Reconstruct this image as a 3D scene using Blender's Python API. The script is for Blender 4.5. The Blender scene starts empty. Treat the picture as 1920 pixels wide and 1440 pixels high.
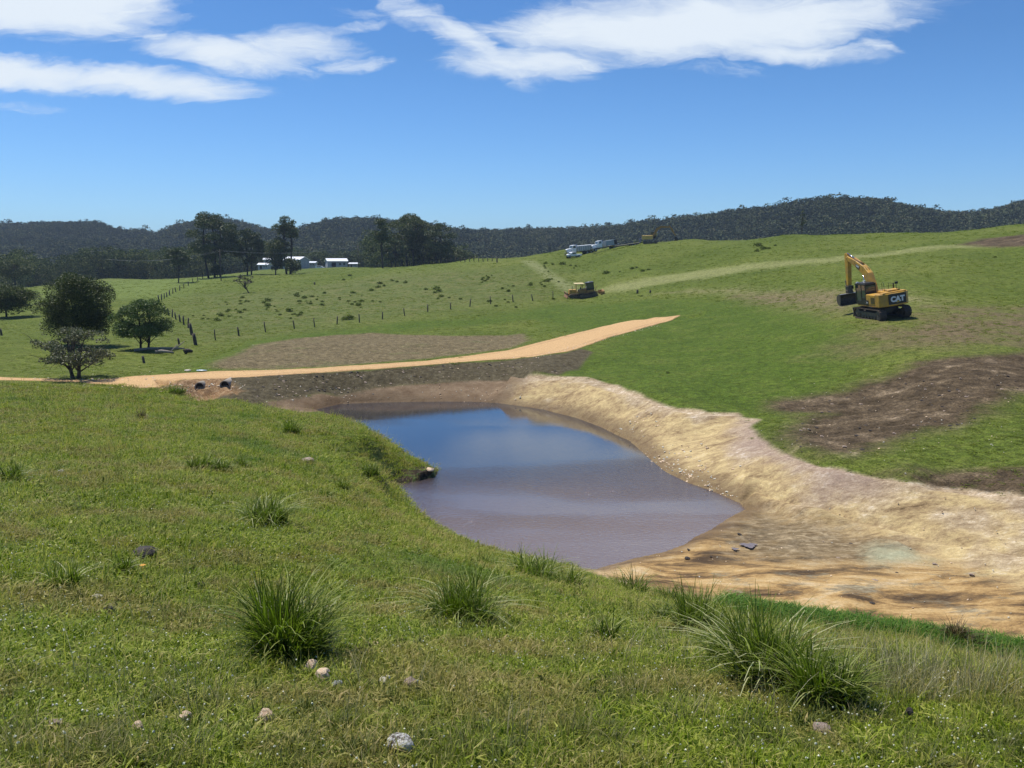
import bpy, math, random
import numpy as np
from mathutils import Vector, Matrix
SC = bpy.context.scene
R = math.radians
rnd = random.Random(7)
RS = np.random.RandomState(11)

# ------------------------------------------------------------------ camera
F = 1650.0
PITCH = math.atan(230 / F)
ZC = 9.7                                    # eye height above the pond's water level
cam = bpy.data.cameras.new('camera')
camo = bpy.data.objects.new('camera', cam); SC.collection.objects.link(camo)
cam.sensor_width = 36; cam.lens = 36 * F / 1920
cam.clip_start = 0.05; cam.clip_end = 20000
camo.location = (0, 0, ZC); camo.rotation_euler = (math.pi / 2 - PITCH, 0, 0)
SC.camera = camo
CP, SP = math.cos(PITCH), math.sin(PITCH)
def ray(px, py):
    a = (px - 960) / F; b = (py - 720) / F
    return np.array([a, CP - b * SP, -SP - b * CP])
def at(px, py, Y):                           # a photograph pixel at forward distance Y
    d = ray(px, py); return (d[0] * Y / d[1], Y, ZC + d[2] * Y / d[1])
def on_level(px, py, z=0.0):
    d = ray(px, py); Y = (z - ZC) / d[2] * d[1]; return at(px, py, Y)

# ------------------------------------------------------------------ light
SUN_EL, SUN_AZ = R(66), R(-52)               # azimuth clockwise from +Y (view direction)
SV = Vector((math.sin(SUN_AZ) * math.cos(SUN_EL), math.cos(SUN_AZ) * math.cos(SUN_EL), math.sin(SUN_EL)))
sl = bpy.data.lights.new('sun', 'SUN'); sl.energy = 4.8; sl.angle = R(0.53); sl.color = (1, .945, .83)
so = bpy.data.objects.new('sun', sl); SC.collection.objects.link(so)
so.rotation_euler = SV.to_track_quat('Z', 'Y').to_euler()
SC.view_settings.view_transform = 'Standard'; SC.view_settings.look = 'None'
SC.view_settings.exposure = 0.18; SC.view_settings.gamma = 1
SC.view_settings.use_curve_mapping = False
SC.cycles.max_bounces = 6; SC.cycles.diffuse_bounces = 2; SC.cycles.glossy_bounces = 2
SC.cycles.transmission_bounces = 3; SC.cycles.volume_bounces = 0; SC.cycles.transparent_max_bounces = 6

class NT:
    """small node-tree writer"""
    def __init__(s, tree): s.t = tree; s.n = tree.nodes; s.l = tree.links
    def node(s, t, **k):
        n = s.n.new(t)
        for a, b in k.items(): setattr(n, a, b)
        return n
    def put(s, sock, v):
        if isinstance(v, bpy.types.NodeSocket): s.l.new(v, sock)
        elif v is not None:
            if hasattr(sock, 'default_value'):
                if isinstance(v, (tuple, list)) and len(v) == 3 and len(sock.default_value) == 4: v = (*v, 1)
                sock.default_value = v
    def math(s, op, a, b=None, c=None, clamp=False):
        n = s.node('ShaderNodeMath', operation=op); n.use_clamp = clamp
        s.put(n.inputs[0], a); s.put(n.inputs[1], b)
        if c is not None: s.put(n.inputs[2], c)
        return n.outputs[0]
    def mix(s, f, a, b, blend='MIX'):
        n = s.node('ShaderNodeMix', data_type='RGBA', blend_type=blend)
        s.put(n.inputs[0], f); s.put(n.inputs[6], a); s.put(n.inputs[7], b); return n.outputs[2]
    def noise(s, vec, scale, detail=4, rough=.55, dist=0, col=False):
        n = s.node('ShaderNodeTexNoise'); s.put(n.inputs['Vector'], vec); s.put(n.inputs['Scale'], scale)
        n.inputs['Detail'].default_value = detail; n.inputs['Roughness'].default_value = rough
        n.inputs['Distortion'].default_value = dist
        return n.outputs[1 if col else 0]
    def ss(s, v, lo, hi, a=0., b=1., typ='SMOOTHSTEP'):
        n = s.node('ShaderNodeMapRange', interpolation_type=typ); n.clamp = True
        s.put(n.inputs[0], v); s.put(n.inputs[1], lo); s.put(n.inputs[2], hi); s.put(n.inputs[3], a); s.put(n.inputs[4], b)
        return n.outputs[0]
    def attr(s, name):
        return s.node('ShaderNodeAttribute', attribute_name=name).outputs['Fac']
    def scale(s, vec, v):
        n = s.node('ShaderNodeVectorMath', operation='MULTIPLY'); s.put(n.inputs[0], vec); s.put(n.inputs[1], v); return n.outputs[0]
    def vadd(s, vec, v):
        n = s.node('ShaderNodeVectorMath', operation='ADD'); s.put(n.inputs[0], vec); s.put(n.inputs[1], v); return n.outputs[0]
    def ramp(s, f, stops):
        n = s.node('ShaderNodeValToRGB'); e = n.color_ramp.elements
        while len(e) < len(stops): e.new(.5)
        for x, (p, c) in zip(e, stops): x.position = p; x.color = (*c, 1)
        s.put(n.inputs[0], f); return n.outputs[0]
    def bump(s, h, dist, strength=1.0, normal=None):
        n = s.node('ShaderNodeBump'); s.put(n.inputs['Height'], h); s.put(n.inputs['Distance'], dist)
        n.inputs['Strength'].default_value = strength
        if normal: s.put(n.inputs['Normal'], normal)
        return n.outputs[0]

def world():
    w = bpy.data.worlds.new('World'); SC.world = w; w.use_nodes = True
    T = NT(w.node_tree); T.n.clear()
    sky = T.node('ShaderNodeTexSky', sky_type='NISHITA'); sky.sun_disc = False
    sky.sun_elevation = SUN_EL; sky.sun_rotation = SUN_AZ; sky.altitude = 0
    sky.air_density = 1.0; sky.dust_density = 0.35; sky.ozone_density = 3.2
    bg = T.node('ShaderNodeBackground'); hs = T.node('ShaderNodeHueSaturation')
    hs.inputs['Saturation'].default_value = 1.12; hs.inputs['Value'].default_value = 1.0
    hs.inputs['Hue'].default_value = 0.5
    T.l.new(sky.outputs[0], hs.inputs['Color']); bg.inputs[1].default_value = SKY_STRENGTH
    # high thin cloud, mapped on the direction seen (x/y, z/y)
    tc = T.node('ShaderNodeTexCoord'); sep = T.node('ShaderNodeSeparateXYZ'); T.l.new(tc.outputs['Generated'], sep.inputs[0])
    yy = T.math('MAXIMUM', sep.outputs[1], 0.02)
    u = T.math('DIVIDE', sep.outputs[0], yy); v = T.math('DIVIDE', sep.outputs[2], yy)
    # clear, deep-blue southern air: less red, more blue towards the horizon
    T.l.new(T.mix(1.0, hs.outputs[0], T.ramp(T.math('MAXIMUM', sep.outputs[2], 0), [(0.0, (.50, .80, 1.20)), (.07, (.48, .71, 1.02)), (.22, (.42, .62, .84)), (1.0, (.46, .62, .82))]), 'MULTIPLY'), bg.inputs[0])
    cb = T.node('ShaderNodeCombineXYZ'); T.l.new(u, cb.inputs[0]); T.l.new(v, cb.inputs[1])
    uv = cb.outputs[0]
    warp = T.noise(T.scale(uv, (3.0, 7.0, 1)), 1.6, 5, .6, 0.3, col=True)
    wv = T.node('ShaderNodeVectorMath', operation='SUBTRACT'); T.l.new(warp, wv.inputs[0]); wv.inputs[1].default_value = (.5, .5, .5)
    uvw = T.vadd(uv, T.scale(wv.outputs[0], (.16, .055, 0)))
    s2 = T.node('ShaderNodeSeparateXYZ'); T.l.new(uvw, s2.inputs[0]); uu, vv = s2.outputs[0], s2.outputs[1]
    tot = None
    for (px, py, rx, ry, ang, wt) in CLOUDS:
        d = ray(px, py); cu, cv = d[0] / d[1], d[2] / d[1]
        c_, s_ = math.cos(R(ang)), math.sin(R(ang))
        dx = T.math('SUBTRACT', uu, float(cu)); dy = T.math('SUBTRACT', vv, float(cv))
        e1 = T.math('ADD', T.math('MULTIPLY', dx, c_ / (rx * .88 / F)), T.math('MULTIPLY', dy, s_ / (rx * .88 / F)))
        e2 = T.math('ADD', T.math('MULTIPLY', dx, -s_ / (ry * .84 / F)), T.math('MULTIPLY', dy, c_ / (ry * .84 / F)))
        q = T.math('ADD', T.math('MULTIPLY', e1, e1), T.math('MULTIPLY', e2, e2))
        q = T.math('MULTIPLY', T.ss(q, 0.0, 3.0, 1.0, 0.0, 'LINEAR'), wt)
        tot = q if tot is None else T.math('MAXIMUM', tot, q)
    wisp = T.noise(T.scale(uvw, (3.2, 11.0, 1)), 1.7, 5, .52, .4)
    fil = T.noise(T.scale(uvw, (3.0, 13.0, 1)), 4.2, 9, .66, .9)
    n_ = T.math('SUBTRACT', T.math('ADD', T.math('MULTIPLY', wisp, .5), T.math('MULTIPLY', fil, .5)), .5)
    den = T.math('ADD', T.math('MULTIPLY', tot, 1.35), T.math('MULTIPLY', n_, T.ss(tot, .1, 1.0, 3.4, 1.6)))
    den = T.math('MULTIPLY', T.ss(den, .2, 1.35), T.ss(tot, .0, .3, 0, .96))
    den = T.math('MULTIPLY', den, T.ss(sep.outputs[1], .02, .1))
    cl = T.node('ShaderNodeBackground'); cl.inputs[0].default_value = (.84, .92, 1.0, 1); cl.inputs[1].default_value = 0.88
    mx = T.node('ShaderNodeMixShader'); T.l.new(den, mx.inputs[0]); T.l.new(bg.outputs[0], mx.inputs[1]); T.l.new(cl.outputs[0], mx.inputs[2])
    out = T.node('ShaderNodeOutputWorld'); T.l.new(mx.outputs[0], out.inputs[0])
SKY_STRENGTH = 0.125
CLOUDS = [(40, -2, 235, 46, -4, 1.1), (190, -30, 185, 55, 10, 1.1), (292, 72, 100, 15, -30, .6), (430, 96, 150, 30, -6, .95), (560, 84, 110, 30, 2, .85), (650, 56, 85, 12, 16, .55),
          (655, 116, 60, 12, 0, .55), (20, 130, 180, 30, -5, 1.0), (250, 152, 185, 24, -4, .95), (60, 200, 100, 14, -4, .42), (40, 60, 90, 12, -6, .35),
          (1310, 42, 320, 52, 3, 1.15), (1180, -75, 400, 34, 0, .8), (800, 30, 90, 26, -40, .62), (880, 82, 110, 24, -34, .8), (1000, 118, 150, 24, 4, .85), (980, 62, 110, 20, -12, .55), (1500, 90, 150, 18, -2, .75), (1645, 82, 44, 14, -12, .6),
          (1340, 125, 100, 14, 0, .38), (1040, 142, 70, 14, 0, .45), (1260, -150, 420, 55, 3, 1.0), (1690, 25, 60, 22, 40, .3), (0, -330, 500, 60, 0, .6), (700, 20, 80, 12, 0, .3)]
world()

# ------------------------------------------------------------------ tags and helpers
def tag(o, label=None, cat=None, group=None, kind=None):
    if label: o['label'] = label
    if cat: o['category'] = cat
    if group: o['group'] = group
    if kind: o['kind'] = kind
    return o
def link(o, parent=None):
    SC.collection.objects.link(o)
    if parent is not None: o.parent = parent
    return o
def thing(name, label, cat, loc=(0, 0, 0), rz=0, group=None, rx=0, ry=0):
    o = link(bpy.data.objects.new(name, None)); o.empty_display_size = .3
    o.location = loc; o.rotation_euler = (rx, ry, rz); return tag(o, label, cat, group)
def mesh_np(name, V, Fa, mat, parent=None, smooth=False, attrs=None, loc=None):
    V = np.asarray(V, dtype=np.float32).reshape(-1, 3); Fa = np.asarray(Fa, dtype=np.int32)
    n = Fa.shape[1]; me = bpy.data.meshes.new(name)
    me.vertices.add(len(V)); me.vertices.foreach_set('co', V.ravel())
    me.loops.add(Fa.size); me.loops.foreach_set('vertex_index', Fa.ravel())
    me.polygons.add(len(Fa)); me.polygons.foreach_set('loop_start', np.arange(0, Fa.size, n, dtype=np.int32))
    me.polygons.foreach_set('use_smooth', np.full(len(Fa), smooth, dtype=bool))
    me.update(calc_edges=True); me.validate()
    for k, a in (attrs or {}).items():
        at_ = me.attributes.new(k, 'FLOAT', 'POINT'); at_.data.foreach_set('value', np.asarray(a, dtype=np.float32))
    if mat: me.materials.append(mat)
    o = bpy.data.objects.new(name, me); link(o, parent)
    if loc is not None: o.location = loc
    return o

class MB:
    """collects shapes, builds one mesh object"""
    def __init__(s): s.v = []; s.f = []; s.sm = []
    def add(s, vs, fs, smooth=False):
        o = len(s.v); s.v += [tuple(v) for v in vs]; s.f += [tuple(i + o for i in f) for f in fs]; s.sm += [smooth] * len(fs)
    def box(s, c, d, rot=None, taper=1.0, shift=(0, 0)):
        x, y, z = d[0] / 2, d[1] / 2, d[2] / 2; vs = []
        for k, (sx, sy, sz) in enumerate([(-1, -1, -1), (1, -1, -1), (1, 1, -1), (-1, 1, -1), (-1, -1, 1), (1, -1, 1), (1, 1, 1), (-1, 1, 1)]):
            t = taper if sz > 0 else 1
            p = Vector((sx * x * t + (shift[0] if sz > 0 else 0), sy * y * t + (shift[1] if sz > 0 else 0), sz * z))
            if rot: p = rot @ p
            vs.append(p + Vector(c))
        s.add(vs, [(0, 3, 2, 1), (4, 5, 6, 7), (0, 1, 5, 4), (1, 2, 6, 5), (2, 3, 7, 6), (3, 0, 4, 7)]); return s
    def prism(s, prof, y0, y1, axis='y'):
        n = len(prof)
        if axis == 'y': vs = [(p[0], y0, p[1]) for p in prof] + [(p[0], y1, p[1]) for p in prof]
        elif axis == 'x': vs = [(y0, p[0], p[1]) for p in prof] + [(y1, p[0], p[1]) for p in prof]
        else: vs = [(p[0], p[1], y0) for p in prof] + [(p[0], p[1], y1) for p in prof]
        area = sum(prof[i][0] * prof[(i + 1) % n][1] - prof[(i + 1) % n][0] * prof[i][1] for i in range(n))
        fs = [tuple(range(n)), tuple(reversed(range(n, 2 * n)))] + [(i, i + n, (i + 1) % n + n, (i + 1) % n) for i in range(n)]
        flip = (area < 0) ^ (axis != 'y')
        if flip: fs = [tuple(reversed(f)) for f in fs]
        s.add(vs, fs); return s
    def tube(s, pts, radii, n=8, caps=True, smooth=True):
        pts = [Vector(p) for p in pts]; o = len(s.v); rings = []
        if not isinstance(radii, (list, tuple)): radii = [radii] * len(pts)
        up = None; vs = []; fs = []
        for i, p in enumerate(pts):
            d = (pts[min(i + 1, len(pts) - 1)] - pts[max(i - 1, 0)]).normalized()
            if up is None: up = Vector((0, 0, 1)) if abs(d.z) < .9 else Vector((1, 0, 0))
            a = d.cross(up).normalized(); b = a.cross(d).normalized(); up = b
            for k in range(n):
                t = 2 * math.pi * k / n; vs.append(p + (a * math.cos(t) + b * math.sin(t)) * radii[i])
        for i in range(len(pts) - 1):
            for k in range(n):
                k2 = (k + 1) % n; fs.append((i * n + k, i * n + k2, (i + 1) * n + k2, (i + 1) * n + k))
        s.add(vs, fs, smooth)
        if caps:
            s.f.append(tuple(o + k for k in reversed(range(n)))); s.f.append(tuple(o + (len(pts) - 1) * n + k for k in range(n))); s.sm += [False, False]
        return s
    def ring(s, c, axis, r0, r1, h, n=24):
        """hollow pipe along axis from c: inner r0, outer r1, length h"""
        ax = Vector(axis).normalized(); a = ax.orthogonal().normalized(); b = ax.cross(a); c = Vector(c); vs = []
        for (r, t) in ((r0, 0), (r1, 0), (r1, h), (r0, h)):
            for k in range(n):
                q = 2 * math.pi * k / n; vs.append(c + ax * t + (a * math.cos(q) + b * math.sin(q)) * r)
        fs = []
        for j in range(4):
            for k in range(n):
                k2 = (k + 1) % n; j2 = (j + 1) % 4; fs.append((j * n + k, j * n + k2, j2 * n + k2, j2 * n + k))
        s.add(vs, fs, True); return s
    def build(s, name, mat, parent=None, bevel=0, seg=2):
        me = bpy.data.meshes.new(name); me.from_pydata(s.v, [], s.f); me.materials.append(mat)
        me.polygons.foreach_set('use_smooth', s.sm if s.sm and any(s.sm) else [False] * len(s.f)); me.update()
        o = bpy.data.objects.new(name, me); link(o, parent)
        if bevel:
            m = o.modifiers.new('bevel', 'BEVEL'); m.width = bevel; m.segments = seg; m.limit_method = 'ANGLE'; m.angle_limit = R(40)
        return o

def simple_mat(name, c1, c2=None, rough=.6, scale=3., metal=0., bump=0., spec=.5, detail=4, coords='Object', trans=0.):
    m = bpy.data.materials.new(name); m.use_nodes = True; T = NT(m.node_tree); b = T.n['Principled BSDF']
    tc = T.node('ShaderNodeTexCoord').outputs[coords]
    f = T.noise(tc, scale, detail, .6)
    c2 = c2 or tuple(x * .72 for x in c1)
    T.put(b.inputs['Base Color'], T.mix(T.ss(f, .35, .65), c1, c2))
    T.put(b.inputs['Roughness'], T.ss(f, .3, .7, max(0, rough - .08), min(1, rough + .1)))
    b.inputs['Metallic'].default_value = metal; b.inputs['Specular IOR Level'].default_value = spec
    if bump: T.put(b.inputs['Normal'], T.bump(f, bump))
    return m
# ------------------------------------------------------------------ terrain heights
def ctrl():
    P = []
    def p(px, py, Y): P.append(at(px, py, Y))
    def w(px, py, z): P.append(on_level(px, py, z))
    def g(x, y, z): P.append((x, y, z))
    # near hillside
    for px, Y in ((0, 2.9), (480, 3.1), (960, 3.4), (1440, 3.7), (1920, 4.0)): p(px, 1440, Y)
    for px, Y in ((0, 3.9), (960, 4.6), (1500, 5.0), (1920, 5.5)): p(px, 1300, Y)
    for px, Y in ((0, 4.9), (480, 5.5), (960, 6.6), (1350, 7.4)): p(px, 1200, Y)
    p(1750, 1240, 9.5); p(1920, 1262, 9.5); p(1600, 1212, 11); p(1700, 1205, 17)
    p(1110, 1140, 10.5); p(1110, 1100, 18); p(1300, 1150, 15); p(1450, 1178, 15)
    p(0, 1100, 6.6); p(0, 1000, 9.2); p(0, 900, 14.5); p(0, 800, 28); p(0, 722, 52)
    p(250, 1100, 7.2); p(480, 1000, 10.8); p(480, 900, 18); p(480, 820, 31); p(480, 765, 49); p(260, 800, 30); p(300, 745, 51)
    p(700, 1000, 13.5); p(700, 930, 24); p(700, 1100, 9); p(740, 962, 25.5); p(900, 1060, 17)
    p(700, 880, 30); p(600, 850, 33); p(600, 800, 43); p(640, 795, 47); p(700, 840, 38); p(750, 872, 36.5); p(780, 893, 36.5); p(720, 900, 33)
    g(0, 0, 8.1); g(-2, -4, 8.8); g(3, -4, 8.0); g(-20, -15, 12); g(15, -15, 7.5); g(0, -40, 13); g(-60, -40, 13); g(60, -40, 8)
    p(-500, 1100, 6); p(-500, 900, 14); p(-500, 760, 35); p(2400, 1400, 6); p(2400, 1290, 14)
    # shoreline, pond bed
    for a in SHORE: w(a[0], a[1], 0.0)
    for a in ((850, 800), (1000, 830), (1100, 900), (950, 950), (1200, 960), (1050, 1020), (850, 920), (1250, 990)):
        q = on_level(a[0], a[1], 0); g(q[0], q[1], -1.1)
    # dry floor of the pond at right and the ditch along the hillside foot
    for a in ((1480, 1000, .2), (1700, 1060, .2), (1900, 1110, .25), (1300, 1090, .15), (1450, 1110, .2), (1600, 1140, .2), (1250, 1075, .1), (1420, 1040, .12), (1780, 1170, .15), (1920, 1200, .1)): w(*a)
    for a in ((1450, 1152, .0), (1600, 1172, -.02), (1750, 1196, -.05), (1920, 1222, -.08)): w(*a)
    w(2300, 1250, 0); w(2300, 1120, .3)
    # toe and rim of the right bank
    for a in ((1480, 945, .3), (1600, 975, .4), (1750, 1012, .4), (1900, 1045, .4), (1420, 915, .35)): w(*a)
    for a in RIM: p(*a)
    for a in ((1040, 745, .9), (1140, 785, .9), (1240, 825, .9), (1340, 870, .9), (1400, 890, .8), (1520, 915, .95), (1750, 950, 1.0)): w(*a)
    # dam: road edges, faces
    for px, py, z in ((0, 705, 1.85), (0, 713, 1.8), (100, 708, 1.83), (175, 711, 1.85), (160, 717, 1.8), (250, 705, 1.85), (250, 727, 1.78), (300, 702, 1.85), (300, 725, 1.78), (400, 696, 1.85), (425, 710, 1.82), (340, 712, 1.8), (500, 693, 1.85), (500, 704, 1.85),
                      (600, 690, 1.87), (600, 699, 1.87), (700, 683, 1.9), (700, 693, 1.9), (800, 676, 1.93), (800, 684, 1.93), (875, 667, 1.97), (875, 678, 1.97), (950, 657, 2.02), (940, 673, 2.0), (1000, 645, 2.15), (1000, 669, 2.05), (1050, 632, 2.3), (1060, 660, 2.2),
                      (1100, 620, 2.45), (1110, 645, 2.4), (1150, 609, 2.65), (1150, 630, 2.6), (1200, 600, 3.0), (1215, 612, 2.95), (1260, 592, 3.4), (1262, 599, 3.4), (-300, 700, 1.9), (-300, 708, 1.9)): w(px, py, z)
    for px, py, Y in ((373, 716, 61.2), (421, 713, 61.6), (373, 736, 59.6), (421, 733, 59.9), (400, 748, 56), (470, 744, 57.5), (345, 738, 58.8)): p(px, py, Y)
    for a in ((560, 742, .6), (700, 726, .75), (850, 720, .8), (950, 716, .9), (980, 730, .7)): w(*a)
    # right field
    for a in ((1100, 700, 65), (1300, 700, 60), (1500, 650, 66), (1300, 640, 78), (1650, 600, 70), (1800, 700, 48), (1650, 750, 47), (1550, 820, 40), (1750, 860, 34.5), (1900, 880, 32.5), (1900, 800, 38),
              (1900, 650, 56), (1900, 550, 84), (1900, 480, 120), (1650, 545, 87), (1920, 420, 172), (2300, 400, 165), (2300, 600, 70), (2300, 850, 36), (1650, 520, 100), (1650, 470, 140), (1650, 437, 190),
              (1450, 560, 105), (1300, 550, 125), (1300, 500, 165), (1300, 449, 225), (1480, 441, 205), (1200, 590, 105), (1100, 562, 148), (1100, 500, 200), (1075, 481, 226), (1060, 468, 248), (1200, 457, 235), (1150, 462, 236)): p(*a)
    # middle and left fields
    for a in ((900, 590, 120), (900, 530, 185), (900, 485, 258), (700, 600, 115), (700, 550, 180), (700, 503, 285), (800, 497, 270), (500, 640, 87), (950, 630, 96), (700, 640, 88), (400, 660, 80), (400, 600, 125), (400, 550, 215), (400, 517, 340),
              (560, 550, 190), (560, 512, 330), (600, 507, 430), (500, 508, 430), (680, 504, 400), (200, 660, 80), (200, 600, 130), (200, 550, 230), (200, 523, 360), (0, 660, 80), (0, 600, 135), (0, 560, 215), (0, 541, 310),
              (-400, 700, 62), (-400, 600, 125), (-400, 545, 300), (1000, 480, 250), (80, 680, 72), (300, 680, 72)): p(*a)
    # the valley behind every crest
    for a in np.linspace(-1.1, 1.1, 14):
        g(a * 560, 560, -12); g(a * 1500, 1500, -20); g(a * 3200, 3200, -20)
    for a in (0.02, .15, .3, .45, .6, .8): g(a * 300, 300, 4 + a * 8); g(a * 400, 400, -8)
    g(-2500, 0, -10); g(2500, 0, -10); g(0, -2500, -10); g(-200, 0, 8); g(200, 0, 8); g(0, -200, 10)
    return np.array(P)
SHORE = [(590, 768), (640, 757), (720, 754), (800, 753), (880, 753), (930, 755), (1020, 768), (1080, 783), (1130, 802), (1180, 826), (1220, 862), (1250, 886), (1290, 905), (1340, 922), (1390, 944), (1398, 955), (1365, 972), (1335, 992), (1300, 1008), (1285, 1020),
         (1245, 1035), (1190, 1047), (1150, 1058), (1118, 1068), (1050, 1064), (990, 1052), (930, 1038), (880, 1020), (830, 1000), (795, 984), (765, 965), (740, 948), (712, 937), (724, 920), (740, 908), (780, 902), (815, 894), (822, 880), (790, 866), (740, 836), (700, 812), (670, 796), (630, 780)]
RIM = [(990, 709, 62), (1100, 716, 58), (1200, 746, 51.5), (1290, 776, 46), (1380, 780, 45.3), (1425, 800, 42.5), (1480, 858, 36), (1560, 884, 33.6), (1700, 905, 31.5), (1920, 933, 29.4), (2300, 965, 27.5)]
def warp2(X, Y):
    r = np.hypot(X, Y) + 1e-6; k = np.log1p(r / 6.0) / r
    return X * k, Y * k
C = ctrl()
cu, cv = warp2(C[:, 0], C[:, 1])
def kern(du, dv): return np.sqrt(du * du + dv * dv + 0.0009)
n_ = len(C)
A_ = np.zeros((n_ + 3, n_ + 3)); A_[:n_, :n_] = kern(cu[:, None] - cu, cv[:, None] - cv) - np.eye(n_) * 1e-3
A_[:n_, n_] = 1; A_[:n_, n_ + 1] = cu; A_[:n_, n_ + 2] = cv; A_[n_:, :n_] = A_[:n_, n_:].T
W_ = np.linalg.solve(A_, np.concatenate([C[:, 2], [0, 0, 0]]))
shore_xy = np.array([on_level(a[0], a[1], 0)[:2] for a in SHORE])
def sdist(X, Y, poly):
    """signed distance to a polygon, positive inside"""
    X = np.asarray(X, float); Y = np.asarray(Y, float); d2 = np.full(X.shape, 1e18); ins = np.zeros(X.shape, bool)
    n = len(poly)
    for i in range(n):
        ax, ay = poly[i]; bx, by = poly[(i + 1) % n]
        ex, ey = bx - ax, by - ay; L = ex * ex + ey * ey + 1e-12
        t = np.clip(((X - ax) * ex + (Y - ay) * ey) / L, 0, 1)
        d2 = np.minimum(d2, (X - ax - t * ex) ** 2 + (Y - ay - t * ey) ** 2)
        c = ((ay > Y) != (by > Y)) & (X < (bx - ax) * (Y - ay) / ((by - ay) + 1e-12) + ax)
        ins ^= c
    return np.where(ins, 1, -1) * np.sqrt(d2)
def near_line(X, Y, L):
    """distance to a 3-D polyline seen from above and the polyline's height at the nearest point"""
    bd = np.full(X.shape, 1e9); bz = np.zeros(X.shape)
    for a, b in zip(L[:-1], L[1:]):
        ex, ey = b[0] - a[0], b[1] - a[1]; t = np.clip(((X - a[0]) * ex + (Y - a[1]) * ey) / (ex * ex + ey * ey + 1e-9), 0, 1)
        d = np.hypot(X - a[0] - t * ex, Y - a[1] - t * ey); k = d < bd; bd = np.where(k, d, bd); bz = np.where(k, a[2] + (b[2] - a[2]) * t, bz)
    return bd, bz
def lev(L): return [on_level(*a) for a in L]
ROADC = lev([(-300, 704, 1.87), (0, 709.5, 1.83), (100, 713, 1.82), (170, 714.5, 1.82), (250, 714, 1.82), (300, 713, 1.82), (340, 707, 1.82), (420, 702.5, 1.84), (500, 698.5, 1.86), (600, 694.5, 1.88), (700, 688, 1.9), (800, 680, 1.93), (875, 672.5, 1.97), (945, 664, 2.02), (1000, 657, 2.12), (1055, 646, 2.28), (1105, 632, 2.45), (1150, 619.5, 2.62), (1208, 606, 2.98), (1262, 595, 3.4)])
RULED = [(lev([(445, 752, 1.0), (500, 758, .7), (545, 764, .3)] + [(a, b, 0) for a, b in SHORE[:6]]), lev([(425, 710, 1.82), (560, 701, 1.87), (700, 693, 1.9), (800, 684.5, 1.93), (875, 678, 1.97), (955, 671, 2.02)])),
         (lev([(a, b, 0) for a, b in SHORE[5:15]] + [(1415, 925, .3), (1480, 948, .3), (1600, 978, .35), (1750, 1014, .35), (1900, 1046, .35), (2300, 1090, .4)]), [on_level(958, 700, 1.75)] + [at(*a) for a in RIM])]
LIP = [(668, 935, .7), (690, 914, .7), (722, 893, .68), (750, 883, .62), (782, 878, .55), (806, 875, .4)]
RULED.append((lev([(712, 937, 0), (724, 920, 0), (740, 908, 0), (780, 902, 0), (815, 894, 0), (824, 882, 0)]), lev(LIP)))
RULED.append((lev([(296, 732, 1.1), (340, 741, .9), (385, 745, .85), (430, 744, .85), (452, 750, .95)]), lev([(300, 726, 1.8), (345, 714, 1.82), (385, 712, 1.82), (428, 710.5, 1.82)])))
RULEDP = [np.array([p[:2] for p in A] + [p[:2] for p in B[::-1]]) for A, B in RULED]
def shape_banks(X, Y, z):
    d, zr = near_line(X, Y, ROADC); w = 1 - np.clip((d - 2.0) / 2.2, 0, 1); w = w * w * (3 - 2 * w); w = np.where(Y > 100, 0, w)
    z = z * (1 - w) + zr * w
    for (A, B), P in zip(RULED, RULEDP):
        sd = sdist(X, Y, P); k = sd > -1.2
        da, za = near_line(X[k], Y[k], A); db, zb = near_line(X[k], Y[k], B)
        sharp = len(A) == 5 or (len(A) == 6 and A[0][2] == 0)
        f = np.clip(da / (da + db + 1e-6), 0, 1) ** (.5 if sharp else .85); w = np.clip((sd[k] + (.25 if sharp else 1.0)) / (.4 if sharp else 1.3), 0, 1); w = w * w * (3 - 2 * w)
        z[k] = z[k] * (1 - w) + (za + (zb - za) * f) * w
    return z
LAT = np.random.RandomState(5).rand(256, 256)
def vnoise(x, y):
    i = np.floor(x).astype(int); j = np.floor(y).astype(int); a = x - i; b = y - j; a = a * a * (3 - 2 * a); b = b * b * (3 - 2 * b); i &= 255; j &= 255; i2 = (i + 1) & 255; j2 = (j + 1) & 255
    return (LAT[i, j] * (1 - a) + LAT[i2, j] * a) * (1 - b) + (LAT[i, j2] * (1 - a) + LAT[i2, j2] * a) * b - .5
def relief(X, Y, cl, so, fl):
    """dug ground: clods, rills and scrape marks as real relief"""
    z = np.zeros(X.shape)
    f = np.clip(cl * 1.5, 0, 1)
    if f.any():
        r = np.zeros(X.shape)
        for k, (wl, am) in enumerate(((2.6, .16), (1.2, .10), (.55, .06), (.28, .035))):
            q = .6 * X - .8 * Y; s = .8 * X + .6 * Y; r += am * vnoise(s / wl + k * 17, q / (wl * 1.9) + k * 5)
        rid = -np.abs(vnoise(X / 1.1 + 3, Y / 3.2 + 9)) * .16
        r += np.clip(rid + .02, -1, .0) * 1.0
        z += r * f * np.where(fl > 0, .45, 1.0)
    g = np.clip(so * 1.5, 0, 1)
    if g.any():
        r = np.zeros(X.shape)
        for k, (wl, am) in enumerate(((1.4, .07), (.6, .08), (.3, .06), (.17, .04))): r += am * vnoise(X / wl + k * 13, Y / wl + k * 7)
        z += r * g
    return z
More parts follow.
